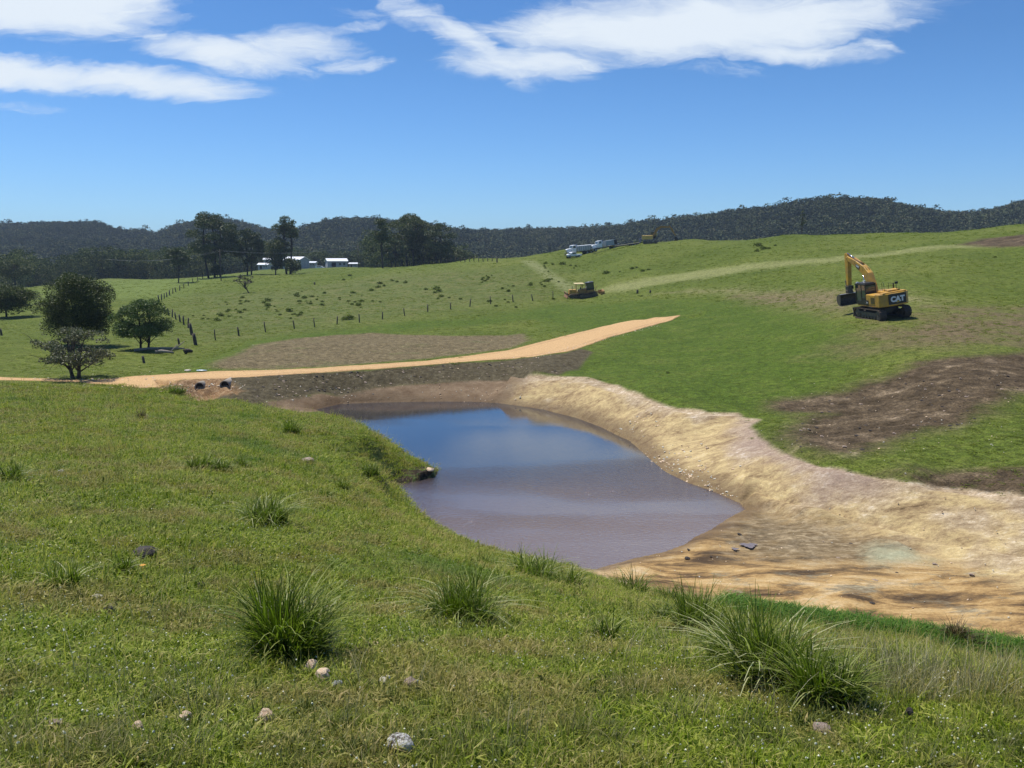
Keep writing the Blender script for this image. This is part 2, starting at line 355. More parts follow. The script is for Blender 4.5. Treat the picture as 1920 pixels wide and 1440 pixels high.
def height(X, Y, bumps=True):
    X = np.atleast_1d(np.asarray(X, float)); Y = np.atleast_1d(np.asarray(Y, float)); sh = X.shape; X = X.ravel(); Y = Y.ravel()
    z = np.empty(len(X)); 
    for i in range(0, len(X), 20000):
        u, v = warp2(X[i:i + 20000], Y[i:i + 20000])
        z[i:i + 20000] = kern(u[:, None] - cu, v[:, None] - cv) @ W_[:n_] + W_[n_] + W_[n_ + 1] * u + W_[n_ + 2] * v
    near = (np.abs(X) < 60) & (Y > 10) & (Y < 110)
    z[near] = shape_banks(X[near], Y[near], z[near])
    sd = np.full(X.shape, -50.0); sd[near] = sdist(X[near], Y[near], shore_xy)
    z = np.where(sd > 0, np.minimum(z, -0.02 - 0.16 * sd), z)
    z = np.where((sd <= 0) & near, np.maximum(z, np.minimum(0.015 - 0.05 * sd, 0.16)), z)
    if bumps:
        amp = np.clip(np.hypot(X, Y) / 60, .25, 1.3) * np.clip((-sd) / 2.5, 0.06, 1) * np.where(near, .25 + .75 * np.clip((np.hypot(X, Y - 52) - 38) / 20, 0, 1) * 1.0, 1.0)
        b = np.zeros(X.shape)
        for k in range(11):
            wl = .9 * 1.32 ** k; a = BD[k]; b += wl * .0045 * np.sin((X * math.cos(a) + Y * math.sin(a)) * 2 * math.pi / wl + a * 7) * np.sin((X * math.sin(a) - Y * math.cos(a)) * 2 * math.pi / (wl * 1.7) + a * 3)
        z = z + b * amp
    return z.reshape(sh)
BD = np.random.RandomState(3).rand(20) * 6.28
GA = np.linspace(-R(55), R(55), 700); GR = np.geomspace(1.2, 620, 900)
_A, _R = np.meshgrid(GA, GR, indexing='ij'); HG = {b: height(np.sin(_A) * _R, np.cos(_A) * _R, b) for b in (True, False)}
def hfast(X, Y, bumps=True):
    X = np.atleast_1d(np.asarray(X, float)); Y = np.atleast_1d(np.asarray(Y, float)); r = np.hypot(X, Y); a = np.arctan2(X, Y)
    i = np.clip((a - GA[0]) / (GA[1] - GA[0]), 0, 698.999); j = np.clip(np.log(np.maximum(r, 1e-3) / GR[0]) / math.log(GR[1] / GR[0]), 0, 898.999)
    i0 = i.astype(int); j0 = j.astype(int); fi = i - i0; fj = j - j0; G = HG[bumps]
    z = (G[i0, j0] * (1 - fi) + G[i0 + 1, j0] * fi) * (1 - fj) + (G[i0, j0 + 1] * (1 - fi) + G[i0 + 1, j0 + 1] * fi) * fj
    out = (np.abs(a) > R(54.9)) | (r > 615) | (r < 1.25)
    if out.any(): z[out] = height(X[out], Y[out], bumps)
    return z
TT = np.geomspace(1.5, 520, 900)
def hit(px, py, bumps=True):
    """where the sight line through a photograph pixel meets the ground"""
    d = ray(px, py); d = d / d[1]; Z = ZC + d[2] * TT; H = hfast(d[0] * TT, TT, bumps)
    s = np.where(Z < H)[0]
    if len(s) == 0:
        i = int(np.argmin(Z - H)); return np.array([d[0] * TT[i], TT[i], float(H[i])])
    i = s[0]; a = TT[max(i - 1, 0)]; b = TT[i]
    for _ in range(14):
        m = (a + b) / 2
        if ZC + d[2] * m < hfast(d[0] * m, m, bumps)[0]: b = m
        else: a = m
    return np.array([d[0] * b, b, float(hfast(d[0] * b, b, bumps)[0])])
def hz(x, y): return float(hfast(x, y)[0])
def region(pts): return np.array([hit(a, b, False)[:2] for a, b in pts])

# ------------------------------------------------------------------ ground sheet
REG = dict(
 road=[(-300, 700), (0, 706), (100, 711), (175, 712), (250, 705), (400, 696), (600, 690), (800, 676), (950, 657), (1050, 632), (1150, 608), (1230, 594), (1276, 590), (1262, 599), (1215, 612), (1150, 630), (1090, 652), (1060, 660), (1000, 669), (850, 680), (700, 693), (560, 701), (425, 710), (340, 712), (300, 727), (260, 728), (150, 716), (0, 713), (-300, 708)],
 dam=[(425, 709), (560, 702), (700, 694), (850, 681), (1000, 670), (1060, 662), (1090, 654), (1110, 660), (1085, 692), (1050, 703), (985, 707), (950, 714), (900, 712), (800, 720), (700, 728), (600, 737), (500, 752), (520, 768), (430, 748), (350, 742), (310, 732), (345, 714)],
 clay=[(480, 756), (540, 742), (600, 737), (700, 726), (800, 718), (900, 709), (960, 706), (1000, 703), (1060, 705), (1110, 709), (1160, 722), (1210, 744), (1270, 766), (1330, 774), (1385, 774), (1395, 782), (1425, 786), (1410, 800), (1430, 825), (1470, 850), (1540, 876), (1620, 893), (1700, 903), (1800, 915), (1920, 930), (2400, 965), (2600, 1300), (1920, 1217), (1800, 1197), (1700, 1184), (1600, 1170), (1500, 1158), (1420, 1148), (1350, 1130), (1250, 1112), (1180, 1100), (1130, 1082), (1090, 1068), (1200, 1000), (1000, 850), (700, 780), (590, 772), (530, 768)],
 floor=[(1110, 1075), (1290, 1012), (1400, 950), (1480, 968), (1600, 990), (1700, 1020), (1800, 1060), (1920, 1100), (2500, 1200), (2500, 1330), (1920, 1217), (1700, 1184), (1500, 1158), (1350, 1130), (1180, 1100)],
 barea=[(400, 682), (470, 650), (560, 633), (700, 625), (850, 630), (980, 626), (995, 636), (960, 652), (800, 672), (600, 688), (430, 693), (405, 690)],
 bareb=[(1480, 850), (1465, 825), (1500, 785), (1545, 775), (1450, 770), (1450, 752), (1600, 728), (1720, 678), (1850, 665), (1940, 655), (2300, 640), (2300, 730), (1920, 738), (1830, 790), (1700, 828), (1600, 855), (1530, 855)],
 barec=[(1600, 655), (1680, 600), (1800, 575), (1950, 580), (2300, 590), (2300, 650), (1850, 648), (1700, 650)],
 bared=[(1800, 458), (1850, 446), (1930, 438), (2200, 430), (2200, 455), (1930, 462), (1860, 463)],
 baree=[(1380, 555), (1500, 545), (1590, 548), (1600, 570), (1590, 590), (1500, 570)],
 baref=[(1640, 890), (1700, 872), (1920, 876), (2300, 900), (2300, 960), (1920, 928), (1700, 902)],
 streak=[(1125, 552), (1128, 540), (1200, 524), (1320, 506), (1450, 492), (1560, 484), (1700, 466), (1850, 456), (1850, 462), (1700, 474), (1560, 492), (1400, 508), (1250, 530), (1180, 545)],
 streakb=[(1230, 552), (1300, 543), (1400, 541), (1600, 548), (1760, 560), (1760, 572), (1560, 570), (1500, 562), (1400, 553), (1300, 548)],
 mown=[(430, 700), (330, 700), (330, 690), (400, 672), (460, 642), (600, 622), (760, 604), (900, 596), (1050, 568), (1300, 560), (1420, 570), (1520, 590), (1600, 610), (1640, 650), (1560, 730), (1480, 770), (1400, 780), (1240, 765), (1120, 708), (1000, 705), (1150, 640), (1000, 600), (700, 626), (480, 646)],
 track=[(978, 490), (1000, 488), (1075, 535), (1120, 552), (1060, 548)],
 olive=[(330, 600), (380, 552), (520, 545), (720, 515), (980, 505), (1060, 535), (1000, 560), (700, 600), (420, 640), (350, 640)],
 mowleft=[(60, 545), (210, 526), (400, 518), (470, 512), (380, 530), (320, 560), (200, 560), (60, 570)],
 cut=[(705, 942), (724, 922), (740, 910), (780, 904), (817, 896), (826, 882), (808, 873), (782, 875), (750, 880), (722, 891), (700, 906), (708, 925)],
 mud=[(1385, 952), (1420, 938), (1500, 955), (1620, 985), (1740, 1035), (1690, 1062), (1560, 1062), (1450, 1050), (1370, 1030), (1340, 995)],
 sage=[(1640, 1030), (1700, 1028), (1735, 1048), (1680, 1060), (1640, 1052)],
 pinkz=[(1375, 785), (1425, 790), (1470, 850), (1560, 880), (1640, 905), (1560, 915), (1440, 870), (1385, 830)],
 veg=[(1380, 1130), (1500, 1150), (1600, 1166), (1700, 1180), (1920, 1214), (1920, 1250), (1700, 1222), (1550, 1200), (1400, 1165)],
)
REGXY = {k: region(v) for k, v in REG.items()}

def ground_mat():
    m = bpy.data.materials.new('ground_cover'); m.use_nodes = True; T = NT(m.node_tree); b = T.n['Principled BSDF']
    P = T.node('ShaderNodeNewGeometry').outputs['Position']
    big = T.noise(P, .045, 5, .6); mid = T.noise(P, .33, 5, .62); fine = T.noise(P, 2.4, 5, .7); vf = T.noise(P, 11, 4, .7)
    hay = T.noise(T.scale(P, (1, 2.3, 1)), .9, 6, .72)
    # grass
    g = T.ramp(T.math('ADD', T.math('MULTIPLY', big, .45), T.math('MULTIPLY', hay, .55)), [(.30, G1), (.46, G2), (.56, G3), (.72, G4)])
    lush = T.ramp(T.math('ADD', T.math('MULTIPLY', mid, .5), T.math('MULTIPLY', hay, .5)), [(.3, (.046, .078, .008)), (.5, (.070, .108, .012)), (.72, (.120, .142, .028))])
    ol = T.ramp(T.math('ADD', T.math('MULTIPLY', mid, .5), T.math('MULTIPLY', hay, .5)), [(.33, (.062, .088, .018)), (.48, (.098, .122, .03)), (.58, (.135, .138, .045)), (.7, (.175, .155, .06))])
    edge = T.math('ADD', T.math('MULTIPLY', T.math('SUBTRACT', mid, .5), 5.0), T.math('MULTIPLY', T.math('SUBTRACT', fine, .5), 2.5))
    def mask(name, w=.5, k=1.0, lo=0.0):
        d = T.math('ADD', T.attr(name), T.math('MULTIPLY', edge, k)); return T.ss(d, lo - w, lo + w)
    tex = T.ss(T.math('ADD', T.math('MULTIPLY', fine, .55), T.math('MULTIPLY', vf, .45)), .36, .64, .55, 1.45)
    c = T.mix(mask('olive', 14, 3), g, ol)
    c = T.mix(mask('mowleft', 9, 2), c, (.125, .165, .035))
    c = T.mix(mask('mown', 3, 1.5), c, lush)
    c = T.mix(T.math('MULTIPLY', mask('track', 1.2, .2), .8), c, (.19, .205, .085))
    c = T.mix(T.math('MULTIPLY', mask('streak', 3.0, 1.0), T.ss(hay, .25, .62, .35, .85)), c, (.235, .24, .098))
    c = T.mix(T.math('MULTIPLY', mask('streakb', 3.0, 1.6), .55), c, (.25, .22, .11))
    c = T.mix(T.math('MULTIPLY', mask('baree', 3.5, 1.5), .8), c, (.16, .12, .07))
    c = T.mix(T.math('MULTIPLY', mask('barec', 5, 1.8), T.ss(mid, .3, .6, .35, .95)), c, (.14, .105, .058))
    c = T.mix(mask('veg', .5, .12), c, (.06, .13, .018))
    c = T.mix(mask('cut', .12, .05), c, T.ramp(fine, [(.35, (.018, .014, .008)), (.52, (.05, .036, .02)), (.6, (.045, .07, .016))]))  # undercut's shadow painted into the soil colour, with some dark green
    # bare soil
    soil = T.ramp(T.noise(P, .55, 9, .72), [(.36, (.050, .036, .020)), (.5, (.086, .062, .037)), (.58, (.125, .092, .056)), (.66, (.23, .175, .115)), (.72, (.36, .28, .19))])
    soila = T.ramp(T.noise(P, 1.7, 7, .75), [(.3, (.085, .065, .034)), (.5, (.145, .115, .062)), (.72, (.23, .185, .105))])
    c = T.mix(mask('barea', .8, .45), c, T.mix(T.math('MULTIPLY', T.ss(mid, .55, .7), .35), soila, (.09, .13, .03)))
    c = T.mix(mask('bareb', 1.3, .7), c, soil)
    c = T.mix(T.math('MULTIPLY', mask('baref', .6, .35), T.ss(mid, .35, .55, .35, 1)), c, soil)
    c = T.mix(mask('bared', 1.5, .8), c, soil)
    sp = T.noise(P, 26, 3, .7)
    c = T.mix(1.0, c, tex, 'MULTIPLY')
    # clay cut of the pond
    st = T.noise(T.scale(P, (.55, 1.5, 2.2)), .8, 8, .74, .5)           # scraped streaks
    stf = T.noise(T.scale(P, (2.2, 6, 8)), 1.0, 6, .75, .3)
    cl = T.ramp(T.math('ADD', T.math('MULTIPLY', st, .65), T.math('MULTIPLY', stf, .35)), [(.36, (.14, .095, .05)), (.43, (.29, .205, .11)), (.50, (.42, .315, .165)), (.57, (.54, .42, .21)), (.68, (.62, .53, .38))])
    pink = T.ramp(T.math('ADD', T.math('MULTIPLY', st, .5), T.math('MULTIPLY', stf, .5)), [(.34, (.16, .112, .07)), (.45, (.31, .23, .145)), (.54, (.47, .37, .25)), (.64, (.74, .66, .56))])
    rim = T.ss(T.math('SUBTRACT', T.attr('clay'), T.math('MULTIPLY', T.math('SUBTRACT', mid, .5), 5)), .6, 1.7, 1, 0)
    zon = T.noise(P, .17, 4, .6, .4)
    cl = T.mix(T.math('MAXIMUM', rim, T.ss(zon, .53, .62, 0, .8)), cl, pink)
    fl = T.ramp(T.noise(T.scale(P, (.55, 1.5, 1)), .55, 9, .72, .35), [(.38, (.075, .05, .03)), (.44, (.18, .115, .055)), (.49, (.34, .215, .09)), (.55, (.47, .32, .145)), (.64, (.54, .42, .26))])
    fl = T.mix(T.ss(T.noise(T.scale(P, (.8, 1.6, 1)), .22, 7, .75), .54, .62, 0, .85), fl, T.ramp(stf, [(.3, (.10, .085, .055)), (.5, (.20, .165, .11)), (.7, (.36, .35, .25))]))
    mudc = T.ramp(T.math('ADD', T.math('MULTIPLY', stf, .6), T.math('MULTIPLY', fine, .4)), [(.36, (.06, .045, .028)), (.46, (.13, .10, .06)), (.54, (.24, .19, .12)), (.62, (.42, .34, .22))])
    fl = T.mix(T.math('MULTIPLY', mask('mud', 1.6, .9), .85), fl, mudc)
    fl = T.mix(T.math('MULTIPLY', mask('sage', .8, .5), .75), fl, (.38, .40, .27))
    cl = T.mix(mask('floor', .9, .6), cl, fl)
    cl = T.mix(T.math('MULTIPLY', mask('pinkz', 1.2, .5), .85), cl, T.mix(stf, (.16, .105, .085), (.42, .32, .26)))
    wet = T.ss(T.math('ADD', T.attr('shore'), T.math('MULTIPLY', edge, .16)), -1.15, -.15)
    damf = T.ramp(T.noise(P, 1.1, 6, .7), [(.3, (.13, .085, .05)), (.55, (.21, .15, .095)), (.75, (.30, .23, .15))])
    cl = T.mix(T.ss(T.attr('damside'), -1.5, 1.5), cl, damf)
    cl = T.mix(T.math('MULTIPLY', wet, .72), cl, (.115, .07, .032))
    c = T.mix(mask('clay', .22, .1), c, cl)
    dk = T.ramp(T.noise(P, 2.6, 7, .78), [(.3, (.040, .032, .018)), (.5, (.085, .070, .040)), (.66, (.145, .125, .080)), (.78, (.09, .12, .035))])
    c = T.mix(mask('dam', .25, .16), c, dk)
    c = T.mix(T.ss(T.math('ADD', T.attr('culv'), T.math('MULTIPLY', edge, .3)), -.5, .5), c, T.ramp(T.noise(P, 3.5, 7, .8), [(.32, (.12, .062, .03)), (.5, (.27, .165, .085)), (.7, (.50, .37, .23))]))
    rd = T.ramp(T.noise(P, 6, 6, .75), [(.25, (.40, .245, .115)), (.5, (.53, .345, .17)), (.75, (.62, .43, .23))])
    rd = T.mix(T.ss(T.attr('road'), .1, .5), T.mix(T.ss(fine, .4, .6), rd, (.34, .2, .1)), rd)
    rut = T.math('MULTIPLY', T.ss(T.math('ABSOLUTE', T.math('SUBTRACT', T.attr('road'), .75)), .12, .3, 1, 0), T.ss(mid, .35, .6, .15, .55))
    rd = T.mix(rut, rd, (.37, .235, .12))
    c = T.mix(mask('road', .16, .11), c, rd)
    bed = T.ss(T.attr('shore'), 0, .8)
    c = T.mix(bed, c, (.10, .055, .025))
    spk = T.ss(T.math('ADD', T.math('MULTIPLY', vf, .55), T.math('MULTIPLY', sp, .45)), .36, .64, T.ss(T.attr('clay'), 0, 1, .72, .84), T.ss(T.attr('clay'), 0, 1, 1.24, 1.12))
    c = T.mix(1.0, c, spk, 'MULTIPLY')
    T.put(b.inputs['Base Color'], c)
    b.inputs['Specular IOR Level'].default_value = .12
    T.put(b.inputs['Roughness'], T.ss(wet, 0, 1, .95, .6))
    h = T.math('ADD', T.math('MULTIPLY', mid, .35), T.math('ADD', T.math('MULTIPLY', fine, .22), T.math('MULTIPLY', vf, .06)))
    h = T.math('ADD', h, T.math('MULTIPLY', T.math('MULTIPLY', stf, .12), T.ss(T.attr('clay'), 0, 1)))
    h = T.math('MULTIPLY', h, T.ss(T.attr('clay'), -.3, .3, 1, .45))
    h = T.math('MULTIPLY', h, T.mix(mask('road', .2, .0), (1, 1, 1), (.25, .25, .25)))
    T.put(b.inputs['Normal'], T.bump(h, .55))
    return m
G1, G2, G3, G4 = (.052, .076, .010), (.082, .112, .016), (.118, .142, .026), (.175, .175, .050)

def make_ground():
    fr = np.linspace(-R(38), R(38), 640)
    ang = np.concatenate([fr, np.linspace(R(38), R(322), 150)[1:-1]])
    rr = np.concatenate([[.01, .4], np.geomspace(.9, 21.8, 230), np.geomspace(22, 84, 620), np.geomspace(84.8, 400, 200), np.geomspace(405, 4200, 60)])
    A, Rr = np.meshgrid(ang, rr, indexing='ij')
    X = np.sin(A) * Rr; Y = np.cos(A) * Rr
    Z = height(X, Y)
    na, nr = X.shape
    i = np.arange(na)[:, None]; j = np.arange(nr - 1)[None, :]; i2 = (i + 1) % na
    Fa = np.stack([i * nr + j, i * nr + j + 1, i2 * nr + j + 1, i2 * nr + j], -1).reshape(-1, 4)
    Xf, Yf = X.ravel(), Y.ravel(); attrs = {}
    m = (Yf > 8) & (Yf < 480) & (np.abs(Xf) < Yf * .9 + 10)
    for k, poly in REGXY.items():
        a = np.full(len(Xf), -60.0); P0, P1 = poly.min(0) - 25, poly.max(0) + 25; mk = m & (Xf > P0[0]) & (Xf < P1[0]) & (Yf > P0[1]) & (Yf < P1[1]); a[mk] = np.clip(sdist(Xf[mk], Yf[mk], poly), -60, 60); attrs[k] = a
    a = np.full(len(Xf), -60.0); a[m] = np.clip(sdist(Xf[m], Yf[m], shore_xy), -60, 60); attrs['shore'] = a
    dside = region([(420, 780), (430, 735), (560, 700), (1000, 680), (985, 712), (960, 745), (940, 758), (700, 800), (590, 775)])
    a = np.full(len(Xf), -60.0); a[m] = np.clip(sdist(Xf[m], Yf[m], dside), -60, 60); attrs['damside'] = a
    cv_ = region([(290, 722), (345, 712), (425, 710), (432, 722), (455, 735), (430, 741), (345, 739), (300, 733)])
    a = np.full(len(Xf), -60.0); a[m] = np.clip(sdist(Xf[m], Yf[m], cv_), -60, 60); attrs['culv'] = a
    Zf = Z.ravel().copy(); mm = m & (Yf < 140)
    so_ = np.maximum.reduce([attrs['dam'], attrs['bareb'], attrs['barea'], attrs['baref'], attrs['culv']])
    lim = np.clip((-attrs['shore'][mm] + .25) / 1.0, .12, 1)
    Zf[mm] += relief(Xf[mm], Yf[mm], attrs['clay'][mm], so_[mm], attrs['floor'][mm]) * lim * np.clip((attrs['shore'][mm] < .8), 0, 1)
    V = np.stack([Xf, Yf, Zf], -1)
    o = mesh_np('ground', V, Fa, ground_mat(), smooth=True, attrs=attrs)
    return tag(o, kind='structure')
ground = make_ground()

def make_water():
    m = bpy.data.materials.new('pond_water'); m.use_nodes = True; T = NT(m.node_tree); b = T.n['Principled BSDF']
    P = T.node('ShaderNodeNewGeometry').outputs['Position']
    f = T.noise(P, .12, 3, .5)
    sp_ = T.node('ShaderNodeSeparateXYZ'); T.l.new(P, sp_.inputs[0])
    shallow = T.ss(T.math('ADD', sp_.outputs[1], T.math('MULTIPLY', f, 8)), 33, 47, 0, 1)
    T.put(b.inputs['Base Color'], T.mix(shallow, WAT2, WAT1))
    b.inputs['Roughness'].default_value = .04; b.inputs['IOR'].default_value = 2.0
    b.inputs['Specular IOR Level'].default_value = .5
    wv = T.noise(T.scale(P, (1, 1.5, 1)), 5.0, 4, .65, .6)
    calm = T.math('MULTIPLY', T.ss(T.math('ADD', sp_.outputs[1], T.math('MULTIPLY', f, 10)), 38, 62, 1, .1), T.ss(T.noise(T.scale(P, (.5, 1.2, 1)), .1, 3, .5, .5), .42, .56, .2, 1))
    T.put(b.inputs['Normal'], T.bump(wv, T.math('MULTIPLY', calm, T.ss(T.math('ABSOLUTE', T.math('SUBTRACT', T.math('ADD', sp_.outputs[1], T.math('MULTIPLY', f, 8)), 40)), 0, 12, .05, .022))))
    pts = []
    c = shore_xy.mean(0)
    x0, y0 = shore_xy.min(0) - 2; x1, y1 = shore_xy.max(0) + 2
    V = [(x0, y0, 0), (x1, y0, 0), (x1, y1, 0), (x0, y1, 0)]
    # follow the shoreline, a little outside it, so the sheet ends inside the banks
    n = len(shore_xy); o_ = []
    for i in range(n):
        a = shore_xy[i - 1]; b2 = shore_xy[(i + 1) % n]; t = b2 - a; t /= np.linalg.norm(t) + 1e-9
        nrm = np.array([t[1], -t[0]]); q = shore_xy[i] + nrm * .25
        if sdist(np.array([q[0]]), np.array([q[1]]), shore_xy)[0] > 0: q = shore_xy[i] - nrm * .25
        o_.append((q[0], q[1], 0.0))
    me = bpy.data.meshes.new('pond_water'); me.from_pydata(o_, [], [tuple(range(n))]); me.update(); me.materials.append(m)
    o = link(bpy.data.objects.new('pond_water', me)); tag(o, kind='structure')
    if me.polygons[0].normal.z < 0: me.flip_normals()
    # small pools left on the clay floor and along the ditch
    for k, (px, py, rx, ry) in enumerate(((1404, 1024, .26, .10), (1378, 1030, .11, .05), (1790, 1208, .8, .18), (1880, 1226, .9, .2))):
        h_ = hit(px, py); pts = []
        for i in range(22):
            t = 2 * math.pi * i / 22; q = 1 + .28 * math.sin(3 * t + k) + .15 * math.sin(7 * t)
            x, y = h_[0] + rx * q * math.cos(t), h_[1] + ry * 2.4 * q * math.sin(t); pts.append((x, y, 0))
        zz = max(float(height(p_[0], p_[1])[0]) for p_ in pts) + .012
        me = bpy.data.meshes.new('puddle'); me.from_pydata([(p_[0], p_[1], zz) for p_ in pts], [], [tuple(range(22))]); me.update(); me.materials.append(m)
        tag(link(bpy.data.objects.new('puddle', me)), kind='structure')
WAT1, WAT2 = (.020, .021, .030), (.155, .105, .082)
make_water()
# ------------------------------------------------------------------ hills and the far wood
SKYL = [(-700, 440), (-300, 432), (0, 420), (40, 417), (100, 413), (185, 413), (225, 428), (262, 423), (292, 431), (335, 412), (400, 407), (450, 413), (500, 427), (560, 428), (620, 414), (700, 409), (800, 408), (850, 419), (900, 424), (1000, 418), (1100, 414), (1180, 408), (1280, 400), (1340, 389), (1400, 377), (1500, 367), (1600, 362), (1700, 369), (1800, 374), (1860, 368), (1920, 353), (2300, 340), (2700, 345)]
sk_a = np.array([(ray(x, y)[0] / ray(x, y)[1]) for x, y in SKYL]); sk_t = np.array([(ray(x, y)[2] / ray(x, y)[1]) for x, y in SKYL])
def hill_z(a, Y):
    Yc = np.interp(a, [-.62, -.1, .1, .35, .62], [1150, 1000, 900, 800, 780])
    zc = ZC + np.interp(a, sk_a, sk_t) * Yc - 11.5 - np.interp(a, [-.6, 0, .4], [6, 8, 14])
    s = (Y - .44 * Yc) / (.56 * Yc)
    up = np.clip(s, 0, 1); up = up * up * (3 - 2 * up)
    z = -15 + (zc + 15) * up - np.clip(s - 1, 0, 2) * 60
    X = a * Y
    fold = 7 * np.sin(X / 61 + Y / 190) + 4.5 * np.sin(X / 27 - Y / 75 + 1) + 3.5 * np.sin(Y / 40 + X / 90)
    return z + fold * np.clip(s, 0, 1) * np.clip((1 - s) * 3, 0, 1)
def make_hills():
    aa = np.linspace(-1.0, 1.0, 260); yy = np.linspace(330, 1500, 110); A, Y = np.meshgrid(aa, yy, indexing='ij')
    Z = hill_z(A, Y); V = np.stack([A * Y, Y, Z], -1).reshape(-1, 3)
    i = np.arange(259)[:, None]; j = np.arange(109)[None, :]
    Fa = np.stack([i * 110 + j, (i + 1) * 110 + j, (i + 1) * 110 + j + 1, i * 110 + j + 1], -1).reshape(-1, 4)
    tag(mesh_np('hills', V, Fa, simple_mat('forest_floor', (.035, .042, .02), (.07, .06, .035), .95, .05, coords='Object'), smooth=True), kind='structure')
make_hills()

def leaf_mat(name, stops, trans=.12, spec=.25, rough=.55, patch=None):
    m = bpy.data.materials.new(name); m.use_nodes = True; T = NT(m.node_tree); b = T.n['Principled BSDF']
    P = T.node('ShaderNodeNewGeometry').outputs['Position']
    f = T.math('ADD', T.math('MULTIPLY', T.attr('tint'), .75), T.math('MULTIPLY', T.noise(P, patch or .6, 3, .5), .25))
    oi = T.node('ShaderNodeObjectInfo').outputs['Random']
    f = T.math('ADD', f, T.math('MULTIPLY', T.math('SUBTRACT', oi, .5), .18))
    c = T.ramp(f, stops)
    if 'forest' in name or 'belt' in name: c = T.mix(1, c, T.ramp(oi, [(.0, (.62, .66, .60)), (.5, (.95, .98, .9)), (.8, (1.2, 1.2, .95)), (1.0, (1.6, 1.42, 1.2))]), 'MULTIPLY')
    T.put(b.inputs['Base Color'], c)
    b.inputs['Roughness'].default_value = rough; b.inputs['Specular IOR Level'].default_value = spec
    if trans:
        tr = T.node('ShaderNodeBsdfTranslucent'); T.put(tr.inputs[0], T.mix(1, c, (1.0, 1.25, .5), 'MULTIPLY'))
        mx = T.node('ShaderNodeMixShader'); mx.inputs[0].default_value = trans
        T.l.new(b.outputs[0], mx.inputs[1]); T.l.new(tr.outputs[0], mx.inputs[2]); T.l.new(mx.outputs[0], T.n['Material Output'].inputs[0])
    return m
def leafcloud(blobs, size, rs, dens=1.0, flat=.0):
    """many small leaf sprays scattered through overlapping clumps"""
    Vs = []; tn = []
    for (c, r) in blobs:
        r = np.array(r if hasattr(r, '__len__') else (r, r, r), float)
        n = max(8, int(dens * 4 * math.pi * (r[0] * r[1] * r[2]) ** (2 / 3) / (size * size) * .55))
        d = rs.randn(n, 3); d /= np.linalg.norm(d, axis=1)[:, None]; rad = rs.rand(n) ** .28
        d[:, 2] = np.where((d[:, 2] < -.55), -d[:, 2] * .6, d[:, 2])
        p = np.array(c) + d * r * rad[:, None]
        u = rs.randn(n, 3); u[:, 2] *= .6; u /= np.linalg.norm(u, axis=1)[:, None]
        w = rs.randn(n, 3); w -= (w * u).sum(1)[:, None] * u; w /= np.linalg.norm(w, axis=1)[:, None]
        s = size * (.55 + .9 * rs.rand(n))[:, None]
        Vs.append(np.stack([p - u * s * .5, p + w * s * .33, p + u * s * .5, p - w * s * .33], 1)); tn.append(np.repeat(rs.rand(n), 4))
    V = np.concatenate(Vs).reshape(-1, 3); Fa = np.arange(len(V)).reshape(-1, 4); return V, Fa, np.concatenate(tn)

FOREST_L = leaf_mat('forest_leaves', [(.2, (.038, .052, .024)), (.45, (.058, .076, .036)), (.65, (.078, .096, .048)), (.9, (.105, .105, .065))], .0, .1, .8, .02)
BARK = simple_mat('grey_bark', (.10, .085, .07), (.045, .038, .03), .9, 4)
BARKD = simple_mat('dark_bark', (.05, .042, .035), (.025, .02, .017), .9, 4)
def proto_collection(name, objs):
    c = bpy.data.collections.new(name)
    for o in objs: c.objects.link(o)
    return c
def unlink(o):
    for c in list(o.users_collection): c.objects.unlink(o)
    return o
def scatter(name, pts, scl, rot, idx, coll, label=None, cat=None):
    me = bpy.data.meshes.new(name); me.vertices.add(len(pts)); me.vertices.foreach_set('co', np.asarray(pts, dtype=np.float32).ravel())
    a = me.attributes.new('scl', 'FLOAT_VECTOR', 'POINT'); a.data.foreach_set('vector', np.asarray(scl, dtype=np.float32).ravel())
    a = me.attributes.new('rot', 'FLOAT_VECTOR', 'POINT'); a.data.foreach_set('vector', np.asarray(rot, dtype=np.float32).ravel())
    a = me.attributes.new('idx', 'INT', 'POINT'); a.data.foreach_set('value', np.asarray(idx, dtype=np.int32))
    me.update(); o = link(bpy.data.objects.new(name, me)); tag(o, label, cat, kind='stuff')
    ng = bpy.data.node_groups.new(name + '_scatter', 'GeometryNodeTree')
    ng.interface.new_socket('Geometry', in_out='INPUT', socket_type='NodeSocketGeometry'); ng.interface.new_socket('Geometry', in_out='OUTPUT', socket_type='NodeSocketGeometry')
    N, L = ng.nodes, ng.links; gi = N.new('NodeGroupInput'); go = N.new('NodeGroupOutput'); ip = N.new('GeometryNodeInstanceOnPoints')
    ci = N.new('GeometryNodeCollectionInfo'); ci.inputs['Collection'].default_value = coll
    ci.inputs['Separate Children'].default_value = True; ci.inputs['Reset Children'].default_value = True
    def na(nm, ty):
        n = N.new('GeometryNodeInputNamedAttribute'); n.data_type = ty; n.inputs['Name'].default_value = nm
        return [x for x in n.outputs if x.enabled and x.name == 'Attribute'][0]
    L.new(gi.outputs[0], ip.inputs['Points']); L.new(ci.outputs[0], ip.inputs['Instance']); ip.inputs['Pick Instance'].default_value = True
    L.new(na('idx', 'INT'), ip.inputs['Instance Index']); L.new(na('scl', 'FLOAT_VECTOR'), ip.inputs['Scale'])
    er = N.new('FunctionNodeEulerToRotation'); L.new(na('rot', 'FLOAT_VECTOR'), er.inputs[0]); L.new(er.outputs[0], ip.inputs['Rotation'])
    L.new(ip.outputs[0], go.inputs[0]); md = o.modifiers.new('scatter', 'NODES'); md.node_group = ng
    return o

